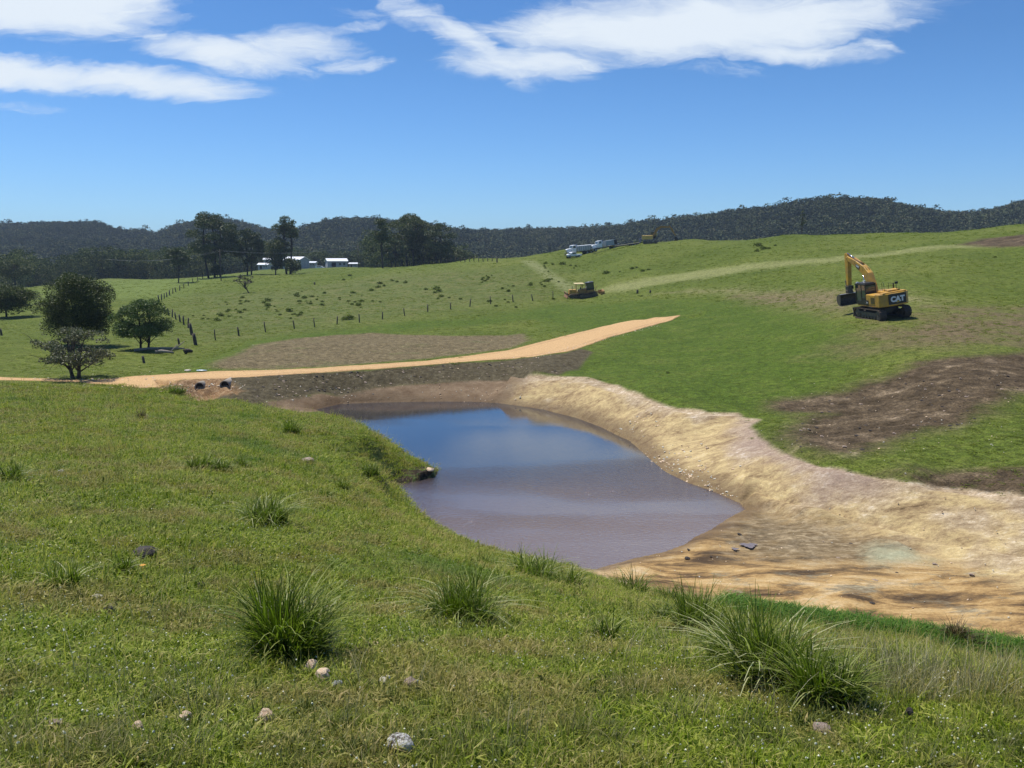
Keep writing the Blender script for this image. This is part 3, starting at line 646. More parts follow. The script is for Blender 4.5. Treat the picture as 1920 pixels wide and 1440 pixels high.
def make_forest():
    protos = []
    for k in range(7):
        rs = np.random.RandomState(50 + k); H = 1.0; bl = []
        nb = rs.randint(6, 11)
        for i in range(nb):
            a = rs.rand() * 6.28; q = rs.rand() ** .6 * .30; z = .42 + .5 * rs.rand() ** .8
            bl.append(((q * math.cos(a), q * math.sin(a), z), (.12 + .08 * rs.rand(), .12 + .08 * rs.rand(), .08 + .06 * rs.rand())))
        bl.append(((0, 0, .35), (.2, .2, .22)))
        V, Fa, t = leafcloud(bl, .07, rs, .75)
        # trunk: thin crossed prism
        n0 = len(V); w = .012; tv = [(-w, -w, -.1), (w, -w, -.1), (w, w, -.1), (-w, w, -.1), (-w / 2, -w / 2, .7), (w / 2, -w / 2, .7), (w / 2, w / 2, .7), (-w / 2, w / 2, .7)]
        V = np.concatenate([V, tv]); Fa = np.concatenate([Fa, np.array([(0, 1, 5, 4), (1, 2, 6, 5), (2, 3, 7, 6), (3, 0, 4, 7)]) + n0]); t = np.concatenate([t, np.full(8, .95)])
        protos.append(unlink(mesh_np('forest_tree_%02d' % k, V, Fa, FOREST_L, attrs={'tint': t})))
    coll = proto_collection('forest_sources', protos)
    pts = []; sc_ = []; rs = np.random.RandomState(5)
    # hillsides
    Nn = 26000
    a = rs.uniform(-.86, .86, Nn); u = rs.rand(Nn); Yc = np.interp(a, [-.62, -.1, .1, .35, .62], [1150, 1000, 900, 800, 780])
    Y = Yc * np.sqrt(.30 ** 2 + u * (1.06 ** 2 - .30 ** 2)); kp = Y > np.where(a < -.02, 540, 440); a, Y = a[kp], Y[kp]; Nn = len(a); z = hill_z(a, Y)
    gz = hfast(a * Y, Y); z = np.maximum(z, gz)
    h = rs.uniform(12, 17, Nn) * (1 + .2 * (rs.rand(Nn) > .95))
    for A_2, Y_2, z_2, h_2 in zip(a, Y, z, h): pts.append((A_2 * Y_2, Y_2, z_2 - .4)); sc_.append((h_2 * rs.uniform(.9, 1.3), h_2 * rs.uniform(.9, 1.3), h_2))
    pts = np.array(pts); sc_ = np.array(sc_); n = len(pts)
    rot = np.stack([rs.normal(0, .05, n), rs.normal(0, .05, n), rs.rand(n) * 6.28], -1)
    scatter('forest', pts, sc_, rot, rs.randint(0, 7, n), coll, 'dark eucalypt forest covering the hills behind the green fields', 'forest')
    protos = []
    BL = leaf_mat('belt_leaves', [(.2, (.050, .066, .030)), (.45, (.085, .105, .045)), (.65, (.125, .15, .065)), (.9, (.19, .19, .10))], .1, .1, .8, .03)
    for k in range(6):
        rs = np.random.RandomState(80 + k); bl = []
        for i in range(rs.randint(9, 14)):
            a = rs.rand() * 6.28; q = rs.rand() ** .6 * .34; z = .36 + .54 * rs.rand() ** .8
            bl.append(((q * math.cos(a), q * math.sin(a), z), (.13 + .07 * rs.rand(), .13 + .07 * rs.rand(), .08 + .06 * rs.rand())))
        bl.append(((0, 0, .25), (.3, .3, .25)))
        V, Fa, t = leafcloud(bl, .045, rs, .8)
        n0 = len(V); w = .012; tv = [(-w, -w, -.1), (w, -w, -.1), (w, w, -.1), (-w, w, -.1), (-w / 2, -w / 2, .7), (w / 2, -w / 2, .7), (w / 2, w / 2, .7), (-w / 2, w / 2, .7)]
        V = np.concatenate([V, tv]); Fa = np.concatenate([Fa, np.array([(0, 1, 5, 4), (1, 2, 6, 5), (2, 3, 7, 6), (3, 0, 4, 7)]) + n0]); t = np.concatenate([t, np.full(8, .95)])
        protos.append(unlink(mesh_np('belt_tree_%02d' % k, V, Fa, BL, attrs={'tint': t})))
    coll = proto_collection('belt_sources', protos); pts = []; sc_ = []; rs = np.random.RandomState(6)
    # nearer belts behind the fields, with their own height
    def belt(px0, px1, Y0, Y1, n, h0, h1):
        for _ in range(n):
            px = rs.uniform(px0, px1); Yb = rs.uniform(Y0, Y1); x = (px - 960) / F * Yb / .99; zz = float(hfast(x, Yb)[0]); hh = rs.uniform(h0, h1)
            pts.append((x, Yb, zz - .3)); sc_.append((hh * .9, hh * .9, hh))
    belt(-300, 200, 385, 440, 190, 11, 17); belt(180, 400, 400, 470, 120, 12, 19); belt(400, 560, 470, 520, 70, 14, 20); belt(560, 730, 480, 540, 100, 13, 19)
    belt(700, 900, 360, 440, 110, 12, 18); belt(-300, 60, 330, 380, 60, 12, 17)
    pts = np.array(pts); sc_ = np.array(sc_); n = len(pts); rot = np.stack([rs.normal(0, .05, n), rs.normal(0, .05, n), rs.rand(n) * 6.28], -1)
    scatter('woodland', pts, sc_, rot, rs.randint(0, 6, n), coll, 'olive green woodland belt along the far edge of the fields', 'woodland')
make_forest()

# ------------------------------------------------------------------ single trees
def branch_tube(mb, a, b, r0, r1, rs, wob=.12, n=6, seg=5):
    a = np.array(a, float); b = np.array(b, float); L = np.linalg.norm(b - a); pts = []
    off = rs.randn(3) * L * wob
    for i in range(seg + 1):
        t = i / seg; p = a + (b - a) * t + off * math.sin(math.pi * t) + np.array([0, 0, L * .10 * math.sin(math.pi * t)]); pts.append(tuple(p))
    mb.tube(pts, [r0 + (r1 - r0) * i / seg for i in range(seg + 1)], n); return pts
def tree(name, label, px, py, top, width, kind, leaf, group=None, Y=None, bark=None, seed=0, trunks=1, lean=(0, 0), low=.0, dens=1.0, cbase=None, size=None, asym=0):
    rs = np.random.RandomState(seed + 100)
    b = hit(px, py) if Y is None else None
    if b is None:
        x = at(px, py, Y)[0]; b = np.array([x, Y, hz(x, Y)])
    D = b[1]; H = (py - top) / F * D * 1.02; Wd = width / F * D
    t = thing(name, label, 'tree', tuple(b), 0, group)
    size = size or max(.11, D / 880 * 1.25)
    bl = []; zb = {'dense': .12, 'dome': .30, 'gum': .38, 'tall': .45, 'sparse': .30}[kind] if cbase is None else cbase
    zc = H * (1 + zb) / 2; rz = H * (1 - zb) / 2; rx = Wd / 2
    nb = {'dense': 34, 'dome': 34, 'gum': 36, 'tall': 22, 'sparse': 44}[kind]
    for i in range(nb):
        d = rs.randn(3); d /= np.linalg.norm(d); q = (.55 + .4 * rs.rand()) if kind != 'sparse' else (.45 + .5 * rs.rand())
        if kind in ('dome', 'sparse') and d[2] < -.45: d[2] *= .6
        s = {'dense': .40, 'dome': .31, 'gum': .30, 'tall': .34, 'sparse': .19}[kind] * (.7 + .6 * rs.rand())
        px_ = 1.0 if kind != 'tall' else (.5 + .5 * rs.rand())
        c = np.array([d[0] * rx * q * px_ + lean[0] * H * .8, d[1] * rx * q * px_ + lean[1] * H * .8, zc + d[2] * rz * q])
        r = np.array([rx * s, rx * s, min(rx, rz) * s * (.75 if kind in ('gum', 'tall') else .9)])
        if kind == 'dense': r = np.array([rx, rx, rz]) * s
        c[2] = min(c[2], H - r[2] * .8); c[2] = max(c[2], zb * H * .8 + r[2] * .5)
        c[0] += asym * Wd * (c[2] / H - .5)
        bl.append((c, r))
    if kind == 'dense': bl.append(((lean[0] * H, 0, zc), (rx * .8, rx * .8, rz * .85)))
    V, Fa, tn = leafcloud(bl, size, rs, dens * {'dense': 1.8, 'dome': 2.2, 'gum': 3.2, 'tall': 3.2, 'sparse': 1.6}[kind])
    cr = mesh_np('crown', V, Fa, leaf, t, attrs={'tint': tn})
    mb = MB(); r0 = max(.12, H * .018) * (1.25 if kind in ('sparse', 'dense') else 1)
    for k in range(trunks):
        ox = (k - (trunks - 1) / 2) * (max(.35, Wd * .12) if kind != 'sparse' else .3) if trunks > 1 else 0
        if kind == 'sparse':
            top_ = (ox * 3 + lean[0] * H, rs.randn() * .3, H * .42)
        else: top_ = (ox * 1.4 + lean[0] * H, rs.randn() * .1, H * (.78 if kind != 'dense' else .6))
        pts = branch_tube(mb, (ox, 0, -.35), top_, r0, r0 * .45, rs, .03, 8, 6)
        mine = [x for i, x in enumerate(bl) if i % trunks == k]
        for (c, r) in mine[:16]:
            j = rs.randint(2, 6); st = pts[j]
            if st[2] > c[2]: st = pts[max(1, j - 2)]
            pp = branch_tube(mb, st, c, r0 * .36, r0 * .08, rs, .08, 5, 4)
            if kind == 'sparse':
                for q in range(4):
                    e = np.array(c) + rs.randn(3) * np.array([.5, .5, .4]) * Wd * .13; branch_tube(mb, pp[2 + q % 3], e, r0 * .12, r0 * .03, rs, .1, 4, 3)
    mb.build('trunk', bark or BARKD, t)
    return t
L_DARK = leaf_mat('dark_leaves', [(.15, (.036, .050, .016)), (.5, (.068, .088, .028)), (.75, (.115, .132, .043)), (.95, (.16, .15, .06))], .18)
L_OLIVE = leaf_mat('olive_leaves', [(.15, (.045, .062, .024)), (.5, (.075, .098, .038)), (.8, (.12, .14, .055)), (.97, (.17, .17, .08))], .12)
L_MID = leaf_mat('green_leaves', [(.15, (.050, .082, .024)), (.5, (.085, .13, .036)), (.8, (.13, .18, .055)), (.97, (.18, .21, .09))], .18)
L_GREY = leaf_mat('grey_olive_leaves', [(.15, (.085, .09, .05)), (.5, (.14, .145, .085)), (.8, (.20, .20, .125)), (.97, (.28, .27, .19))], .15)
L_YEL = leaf_mat('yellow_green_leaves', [(.15, (.05, .07, .015)), (.5, (.085, .11, .022)), (.9, (.14, .16, .04))], .15)
L_BROWN = leaf_mat('brown_twigs', [(.2, (.06, .05, .03)), (.6, (.10, .085, .05)), (.9, (.14, .12, .08))], 0)
def trees():
    tree('bushy_tree', 'dense dark bushy tree cut by the left edge of the photo', 12, 594, 533, 92, 'dense', L_DARK, seed=1, Y=None)
    tree('domed_tree', 'large dense dark domed tree standing behind the pale sparse tree', 146, 648, 517, 122, 'dense', L_DARK, seed=2, asym=.0, cbase=.06)
    tree('sparse_tree', 'pale sparse grey tree with spreading bare limbs at the gravel road edge', 143, 709, 608, 165, 'sparse', L_GREY, seed=3, bark=BARK, cbase=-.02, dens=1.0, trunks=2, size=.12)
    tree('paddock_tree', 'round green tree on two trunks beside the fallen log', 270, 655, 564, 112, 'dome', L_MID, seed=4, trunks=2, cbase=.03, dens=1.3)
    e = 'tall eucalypts in the middle distance'
    tree('eucalypt', 'broad tall eucalypt with several dark trunks, leftmost of the tall group', 403, 536, 419, 92, 'gum', L_OLIVE, e, seed=5, trunks=3, Y=300, cbase=.18)
    tree('eucalypt', 'shorter round eucalypt between the broad tall one and the narrow one', 468, 524, 441, 62, 'gum', L_OLIVE, e, seed=6, trunks=2, Y=310, cbase=.20)
    tree('eucalypt', 'narrow ragged eucalypt rising above the skyline left of the white barns', 541, 522, 414, 54, 'tall', L_DARK, e, seed=7, trunks=2, Y=310, cbase=.22)
    tree('understorey_tree', 'low dark tree at the foot of the narrow ragged eucalypt', 517, 523, 462, 36, 'dense', L_DARK, seed=8, Y=305)
    tree('understorey_bush', 'dark bush around the base of the narrow ragged eucalypt', 548, 522, 492, 30, 'dense', L_DARK, seed=9, Y=303)
    tree('understorey_bush', 'dark bush between the trunks of the broad tall eucalypt', 408, 536, 510, 22, 'dense', L_DARK, seed=19, Y=298)
    tree('eucalypt', 'solitary slender eucalypt on a thin bare trunk left of the tall group', 335, 541, 478, 62, 'tall', L_OLIVE, e, seed=10, Y=270, cbase=.5)
    tree('dead_tree', 'small leaning bare brown tree below the round eucalypt', 468, 549, 514, 40, 'sparse', L_BROWN, seed=11, bark=BARKD, lean=(-.35, 0), dens=.5)
    tree('eucalypt', 'eucalypt on a thin straight trunk just left of the dense grove', 718, 516, 428, 48, 'tall', L_OLIVE, e, seed=12, Y=270, cbase=.42)
    g = 'eucalypts of the dense grove'
    tree('grove_tree', 'tallest grove eucalypt with see-through top above the skyline', 765, 500, 398, 92, 'gum', L_DARK, g, seed=13, trunks=3, Y=330, cbase=.3)
    tree('grove_tree', 'rounded grove eucalypt touching the skyline right of the tallest', 822, 496, 406, 62, 'gum', L_OLIVE, g, seed=14, trunks=2, Y=325, cbase=.25)
    tree('grove_tree', 'lower olive grove eucalypt sloping down at the right end', 862, 491, 440, 62, 'dome', L_OLIVE, g, seed=15, trunks=2, Y=330, cbase=.2)
    tree('grove_tree', 'smaller dark grove eucalypt filling the left front', 738, 503, 446, 52, 'gum', L_OLIVE, g, seed=16, trunks=2, Y=318, cbase=.15)
    tree('grove_tree', 'dark grove eucalypt in the middle behind bare trunks', 795, 498, 430, 66, 'gum', L_DARK, g, seed=17, trunks=3, Y=340, cbase=.2)
    tree('grove_tree', 'dark grove eucalypt of middle height right of centre', 843, 494, 425, 50, 'gum', L_DARK, g, seed=18, trunks=2, Y=345, cbase=.2)
    tree('ridge_tree', 'yellowish green tree behind the ridge above the flatbed trailer', 1204, 462, 411, 34, 'tall', L_YEL, seed=20, Y=285)
    tree('bare_tree', 'thin bare-stemmed sapling on the right crest against the wooded hill', 1504, 444, 392, 13, 'tall', L_OLIVE, seed=21, Y=208, cbase=.3, dens=.45)
    tree('far_tree', 'dark spreading tree at the left below the wooded hill', 30, 548, 492, 74, 'dome', L_DARK, seed=22, Y=300, cbase=.1)
    tree('far_tree', 'round dark tree between the two barns against the forest', 590, 500, 462, 42, 'dome', L_OLIVE, seed=23, Y=455, cbase=.05)
    tree('far_tree', 'tall feathery tree just right of the second barn', 648, 500, 452, 38, 'gum', L_OLIVE, seed=24, Y=460, cbase=.05)
trees()

# ------------------------------------------------------------------ grass blades
def blades(n, radius, hr, w, lean, segs, rs, spread=.6, curl=1.0, tip=.12):
    a = rs.rand(n) * 6.28; q = radius * rs.rand(n) ** spread
    base = np.stack([q * np.cos(a), q * np.sin(a), np.full(n, -.01)], -1)
    la = a + rs.normal(0, .9, n); h = hr[0] + (hr[1] - hr[0]) * rs.rand(n); ln = lean[0] + (lean[1] - lean[0]) * rs.rand(n)
    dirv = np.stack([np.cos(la), np.sin(la), np.zeros(n)], -1)
    wa = la + math.pi / 2 + rs.normal(0, .5, n); wv = np.stack([np.cos(wa), np.sin(wa), np.zeros(n)], -1)
    V = np.empty((n, segs + 1, 2, 3))
    for i in range(segs + 1):
        s = i / segs; th = ln * s * curl
        p = base + dirv * (h * ln * s ** 1.8)[:, None] + np.array([0, 0, 1.0]) * (h * (s - .42 * ln * s ** 2.6))[:, None]
        ww = w * (1 - (1 - tip) * s ** 1.6) * (.7 + .6 * rs.rand(n) if i == 0 else 1) / 2
        V[:, i, 0] = p - wv * (ww[:, None] if hasattr(ww, '__len__') else ww); V[:, i, 1] = p + wv * (ww[:, None] if hasattr(ww, '__len__') else ww)
    k = (segs + 1) * 2; b0 = (np.arange(n) * k)[:, None]; j = np.arange(segs)[None, :] * 2
    Fa = np.stack([b0 + j, b0 + j + 1, b0 + j + 3, b0 + j + 2], -1).reshape(-1, 4)
    return V.reshape(-1, 3), Fa, np.repeat(rs.rand(n), k)
def grass_mat(name, dry=0.0, bright=1.0):
    m = bpy.data.materials.new(name); m.use_nodes = True; T = NT(m.node_tree); b = T.n['Principled BSDF']
    P = T.node('ShaderNodeNewGeometry').outputs['Position']
    pat = T.noise(P, .75, 5, .65); pat2 = T.noise(P, 1.9, 4, .65); pat3 = T.noise(T.vadd(P, (31, 5, 0)), .23, 3, .6)
    t = T.attr('tint'); B = bright
    c = T.ramp(T.math('ADD', T.math('MULTIPLY', t, .55), T.math('MULTIPLY', pat2, .45)), [(.24, (.055 * B, .088 * B, .004)), (.42, (.125 * B, .178 * B, .008)), (.6, (.215 * B, .275 * B, .018)), (.78, (.42 * B, .43 * B, .10))])
    br = T.ramp(t, [(0, (.12, .10, .025)), (.5, (.25, .185, .065)), (1, (.44, .35, .17))])
    dm = T.math('ADD', T.ss(pat, .47, .60, dry, .66 + dry), T.ss(t, .86, .97, 0, .6))
    c = T.mix(T.math('MINIMUM', dm, 1.0), c, br)
    c = T.mix(1, c, (1.1, 1.1, 1.05), 'MULTIPLY')
    c = T.mix(T.ss(pat3, .56, .68, 0, .7), c, T.ramp(t, [(0, (.055, .115, .012)), (1, (.14, .235, .035))]))
    T.put(b.inputs['Base Color'], c); b.inputs['Roughness'].default_value = .45; b.inputs['Specular IOR Level'].default_value = .15
    tr = T.node('ShaderNodeBsdfTranslucent'); T.put(tr.inputs[0], T.mix(1, c, (1.1, 1.25, .5), 'MULTIPLY'))
    mx = T.node('ShaderNodeMixShader'); mx.inputs[0].default_value = .38
    T.l.new(b.outputs[0], mx.inputs[1]); T.l.new(tr.outputs[0], mx.inputs[2]); T.l.new(mx.outputs[0], T.n['Material Output'].inputs[0])
    return m
GRASS = grass_mat('grass_blades'); 
def make_grass():
    pr = []
    for k in range(6):
        rs = np.random.RandomState(200 + k)
        V, Fa, t = blades(60, .13, (.020, .055), .0055, (.5, 1.7), 2, rs)
        # a few broad weed leaves lying in the turf
        V2, F2, t2 = blades(14, .12, (.02, .045), .014, (.9, 1.9), 2, rs)
        if k == 5: V2, F2, t2 = blades(7, .1, (.10, .19), .0035, (.1, .7), 3, rs); t2 = t2 * .15 + .85
        Fa = np.concatenate([Fa, F2 + len(V)]); V = np.concatenate([V, V2]); t = np.concatenate([t, t2])
        pr.append(unlink(mesh_np('turf_%02d' % k, V, Fa, GRASS, attrs={'tint': t})))
    coll = proto_collection('turf_sources', pr)
    rs = np.random.RandomState(9)
    def cand(n, r0, r1, a0=-.66, a1=.66):
        r = np.sqrt(r0 * r0 + rs.rand(n) * (r1 * r1 - r0 * r0)); a = rs.uniform(a0, a1, n); return np.sin(a) * r, np.cos(a) * r, r
    X, Y, rr = [], [], []
    edges = [2.2, 4, 6, 8, 11, 15, 20, 27, 36, 48, 62]
    for r0, r1 in zip(edges[:-1], edges[1:]):
        rm = (r0 + r1) / 2; rho = 120 if rm < 5 else 120 * (5 / rm) ** 1.25
        x, y, r = cand(int(rho * .66 * (r1 * r1 - r0 * r0)), r0, r1); X.append(x); Y.append(y); rr.append(r)
    X = np.concatenate(X); Y = np.concatenate(Y); rr = np.concatenate(rr)
    Z = hfast(X, Y)
    ok = np.ones(len(X), bool)
    for k in ('clay', 'road', 'dam', 'bareb', 'floor', 'barea', 'cut'):
        ok &= sdist(X, Y, REGXY[k]) < rs.normal(-.05 if k != 'cut' else .22, .15, len(X))
    ok &= sdist(X, Y, shore_xy) < -.05
    X, Y, Z, rr = X[ok], Y[ok], Z[ok], rr[ok]
    ok = ~((Y > 24) & (X > -12 + (Y - 24) * 0)) | (sdist(X, Y, shore_xy) > -3) & (X < 2) | (X < -3) & (Y < 44) | (X < -9)
    X, Y, Z, rr = X[ok], Y[ok], Z[ok], rr[ok]; right = (X > 5) & (Y > 27)
    s = np.where(rr < 5, 1.0, (rr / 5) ** .52) * rs.uniform(.7, 1.35, len(X)); s = np.where(right, s * .45, s)
    # taller growth in patches, knee-high towards the right
    tall = np.clip(np.sin(X * .9 + 1) * np.sin(Y * .7 + X * .3) + .2, 0, 1)
    zs = s * (1 + .6 * tall) * np.where((X > 2) & (Y < 20), 1.25, 1)
    scl = np.stack([s, s, zs], -1); n = len(X)
    rot = np.stack([rs.normal(0, .12, n), rs.normal(0, .12, n), rs.rand(n) * 6.28], -1)
    scatter('grass', np.stack([X, Y, Z], -1), scl, rot, rs.randint(0, 6, n), coll, 'short green turf with brownish patches covering the near hillside', 'grass')
    # white clover heads, also standing in for glints on the grass blades
    m = simple_mat('clover_glint_white', (.72, .72, .58), (.5, .52, .36), .5, 8)
    rs = np.random.RandomState(21); n = 8000; a = rs.uniform(-.64, .64, n); r = 2.3 + 15 * rs.rand(n) ** 1.1; X = np.sin(a) * r; Y = np.cos(a) * r
    pp = np.sin(X * 1.3 + 2) * np.sin(Y * 1.1) + .45 * rs.randn(n); k = (pp > -.2); X, Y, r = X[k], Y[k], r[k]; Z = hfast(X, Y) + rs.uniform(.03, .075, len(X)); n = len(X)
    s = (.0035 + .0035 * rs.rand(n)) * (1 + r * .02); u = rs.randn(n, 3); u /= np.linalg.norm(u, axis=1)[:, None]; w = np.cross(u, rs.randn(n, 3)); w /= np.linalg.norm(w, axis=1)[:, None]
    p = np.stack([X, Y, Z], -1); s = s[:, None]; q = np.cross(u, w)
    V = np.stack([p - u * s, p + u * s, p - w * s, p + w * s, p - q * s, p + q * s], 1).reshape(-1, 3)
    tri = np.array([(0, 2, 4), (2, 1, 4), (1, 3, 4), (3, 0, 4), (2, 0, 5), (1, 2, 5), (3, 1, 5), (0, 3, 5)])
    Fa = (np.arange(n)[:, None, None] * 6 + tri[None]).reshape(-1, 3)
    tag(mesh_np('clover_and_glints', V, Fa, m), 'tiny white specks for clover heads and blade glints on the near turf', 'flowers', kind='stuff')
make_grass()

def make_pasture():
    """grazed clumps giving the farther fields their grain"""
    pr = []
    PM = leaf_mat('pasture_leaves', [(.1, (.10, .135, .016)), (.45, (.15, .19, .026)), (.75, (.22, .25, .045)), (.95, (.33, .30, .10))], .35, .1, .6, .15)
    for k in range(4):
        rs = np.random.RandomState(260 + k); V, Fa, t = blades(26, .22, (.03, .10), .05, (.5, 1.8), 2, rs); pr.append(unlink(mesh_np('pasture_%02d' % k, V, Fa, PM, attrs={'tint': t})))
    coll = proto_collection('pasture_sources', pr); rs = np.random.RandomState(19); n = 60000
    a = rs.uniform(-.62, .62, n); r = np.exp(rs.uniform(math.log(28), math.log(330), n)); X = np.sin(a) * r; Y = np.cos(a) * r; Z = hfast(X, Y)
    ok = (sdist(X, Y, shore_xy) < -1) & ~((r < 60) & (X < -3))
    for k in ('clay', 'road', 'dam', 'bareb', 'barea', 'bared', 'streak'): ok &= sdist(X, Y, REGXY[k]) < rs.normal(-.1, .3, n)
    pn = np.sin(X / 7 + 2 * np.sin(Y / 11)) * np.sin(Y / 6.3 + X / 19); ok &= rs.rand(n) < .55 + .4 * pn
    ok &= ~((sdist(X, Y, REGXY['mown']) > 0) & (rs.rand(n) < .45))
    X, Y, Z, r = X[ok], Y[ok], Z[ok], r[ok]; n = len(X); s = rs.uniform(.5, 1.2, n) * (r / 60) ** .75
    mw = sdist(X, Y, REGXY['mown']) > 0; s = np.where(mw, s * .6, s)
    scatter('pasture', np.stack([X, Y, Z], -1), np.stack([s, s, s * .6], -1), np.stack([rs.normal(0, .1, n), rs.normal(0, .1, n), rs.rand(n) * 6.28], -1), rs.randint(0, 4, n), coll, 'grazed grass clumps giving the farther fields their grain', 'grass')
make_pasture()
TUSS = leaf_mat('tussock_leaves', [(.1, (.048, .070, .006)), (.4, (.105, .145, .012)), (.7, (.175, .225, .032)), (.9, (.28, .31, .08)), (.97, (.50, .50, .27))], .38, .2, .4, 3)
TUSSD = leaf_mat('reddish_rush', [(.1, (.05, .045, .018)), (.5, (.11, .08, .035)), (.9, (.19, .125, .06))], .15, .3, .5, 3)
STRAW = leaf_mat('straw_stems', [(.1, (.20, .18, .085)), (.6, (.36, .33, .18)), (.97, (.5, .47, .3))], .15, .3, .5, 3)
def tussock_mesh(rs, n, rad, h, w, lean, mat, straw=.06, segs=6):
    VV, FF, tt = [], [], []; off = 0; k = 7
    for i in range(k):                       # several unequal sub-tufts, each with a lean of its own
        a = rs.rand() * 6.28; q = rad * 1.15 * rs.rand() ** .5; hk = h * rs.uniform(.6, 1.05)
        v, f, t_ = blades(max(12, int(n / k * rs.uniform(.6, 1.4))), rad * .5, (hk * .35, hk), w, lean, segs, rs, .55, tip=.15)
        s = np.clip(v[:, 2] / hk, 0, 1); d = .30 * hk * rs.rand() * s ** 1.6; v[:, 0] += q * math.cos(a) + d * math.cos(a + rs.normal(0, .5)); v[:, 1] += q * math.sin(a) + d * math.sin(a)
        VV.append(v); FF.append(f + off); tt.append(np.clip(t_ + rs.normal(0, .1), 0, 1)); off += len(v)
    V = np.concatenate(VV); Fa = np.concatenate(FF); t = np.concatenate(tt)
    ns = int(n * straw)
    t = np.clip(t, 0, .9)
    if ns:
        V2, F2, t2 = blades(ns, rad * .9, (h * .5, h * .95), w * .95, (lean[1] * .6, lean[1] * 1.2), segs, rs, .5, tip=.3); t2 = t2 * .05 + 1.05
        Fa = np.concatenate([Fa, F2 + len(V)]); V = np.concatenate([V, V2]); t = np.concatenate([t, t2])
    # matted dead base
    V3, F3, t3 = blades(int(n * .35), rad * 1.15, (h * .10, h * .3), w * 1.2, (.6, 1.6), 3, rs, .6); t3 = t3 * .25
    Fa = np.concatenate([Fa, F3 + len(V)]); V = np.concatenate([V, V3]); t = np.concatenate([t, t3])
    return V, Fa, t
def tussocks():
    L = [ # px, py, width, height, blades, label
     (548, 1228, 225, 178, 900, 'largest strappy green tussock, standing behind the two brown stones'),
     (868, 1168, 175, 112, 620, 'broad tussock with pale bent leaves sweeping out to its left'),
     (497, 985, 130, 70, 480, 'wide tussock alone on the mid slope above the largest tussock'),
     (1012, 1096, 130, 72, 460, 'tussock on the brow in front of the pale near end of the pond'),
     (1185, 1122, 72, 58, 300, 'upright narrow tussock where turf meets the orange clay'),
     (1135, 1202, 92, 58, 260, 'low open tussock between the broad one and the tall right-hand group'),
     (1428, 1286, 190, 175, 820, 'tall dark tussock with pale bent leaves, biggest of the right-hand group'),
     (1368, 1248, 120, 95, 460, 'loose tussock between the straggly one and the tall right-hand one'),
     (1492, 1296, 110, 120, 420, 'upright leafy tussock wedged between the tall one and the bushy one'),
     (1240, 1172, 70, 50, 220, 'thin low tussock left of the straggly one on the right-hand side'),
     (1062, 1108, 60, 50, 260, 'dark tussock at the right end of the brow one by the pond'),
     (1545, 1322, 150, 130, 560, 'dark bushy tussock at the right foot of the tall right-hand one'),
     (1312, 1192, 120, 100, 480, 'straggly tussock behind and left of the tall right-hand one'),
     (1270, 1140, 90, 55, 260, 'ragged low tussock on the brow before the orange clay floor'),
     (372, 884, 62, 34, 240, 'dark tussock, left one of the pair halfway up the slope'),
     (412, 886, 52, 32, 220, 'lighter tussock, right one of the pair halfway up the slope'),
     (458, 878, 36, 20, 160, 'small tussock just right of the halfway pair'),
     (545, 817, 42, 34, 260, 'compact dark tussock alone high on the slope left of the pond'),
     (329, 740, 44, 20, 220, 'low green tuft beside the left culvert pipe'),
     (1800, 1207, 66, 52, 320, 'reddish brown rush at the edge of the clay, far right'),
     (905, 1068, 58, 34, 220, 'low tuft on the brow left of the tussocks by the near end of the pond'),
     (122, 1108, 70, 58, 200, 'thin dark twiggy clump low on the slope near the left edge'),
     (232, 1078, 34, 40, 120, 'narrow upright tuft left of the orange yellow flower'),
     (610, 940, 40, 24, 160, 'small pale tuft just below the undercut bank'),
     (78, 780, 56, 22, 200, 'wide low tuft near the left edge below the road'),
     (266, 792, 26, 22, 120, 'small brownish tuft below the road, left of the culverts'),
     (636, 920, 46, 28, 200, 'pale tuft beside the dark undercut bank'),
     (628, 858, 50, 28, 200, 'scruffy tuft above the undercut bank'),
     (690, 893, 52, 30, 220, 'dark tuft on the lip of the undercut bank'),
     (30, 905, 60, 38, 220, 'soft tuft at the left edge halfway up the slope'),
     (1840, 1222, 60, 30, 240, 'low green tuft in the ditch beside the reddish rush'),
    ]
    g = 'tussocks of strappy grass on the near hillside'
    for i, (px, py, w, h, n, lab) in enumerate(L):
        b = hit(px, py - 3); D = b[1]; rs = np.random.RandomState(400 + i); W = w / F * D; Hh = h / F * D * 1.05
        red = 'reddish' in lab or 'brownish' in lab
        V, Fa, t = tussock_mesh(rs, int(n * 1.1), W * .26, Hh * 1.2, max(.006, min(.015, .0115 + D * .0002)) if D < 12 else .014 + D * .0004, (.05, 1.3 if Hh < .8 * W else 1.0), TUSSD if red else TUSS, .07 if D < 20 else .03)
        o = mesh_np('tussock', V, Fa, TUSSD if red else TUSS, attrs={'tint': t}); o.location = tuple(b); tag(o, lab, 'tussock', g)
    # leaves bent out to the left of two tussocks
    # dry seeding grass at right, stuff
    pr = []
    for k in range(3):
        rs = np.random.RandomState(300 + k); V, Fa, t = blades(16, .12, (.16, .42), .0035, (.05, .55), 4, rs); pr.append(unlink(mesh_np('dry_stem_%02d' % k, V, Fa, STRAW, attrs={'tint': t})))
    coll = proto_collection('dry_sources', pr); rs = np.random.RandomState(31); P = []
    for _ in range(230):
        px = rs.normal(1740, 110) if rs.rand() < .75 else rs.uniform(1150, 1500); py = rs.uniform(1210, 1330) if px > 1500 else rs.uniform(1130, 1260)
        if px > 2050: continue
        P.append(hit(px, py))
    for _ in range(60): P.append(hit(rs.uniform(0, 1900), rs.uniform(900, 1440)))
    P = np.array(P); n = len(P); s = rs.uniform(.5, 1.15, n); rot = np.stack([rs.normal(0, .1, n), rs.normal(0, .1, n), rs.rand(n) * 6.28], -1)
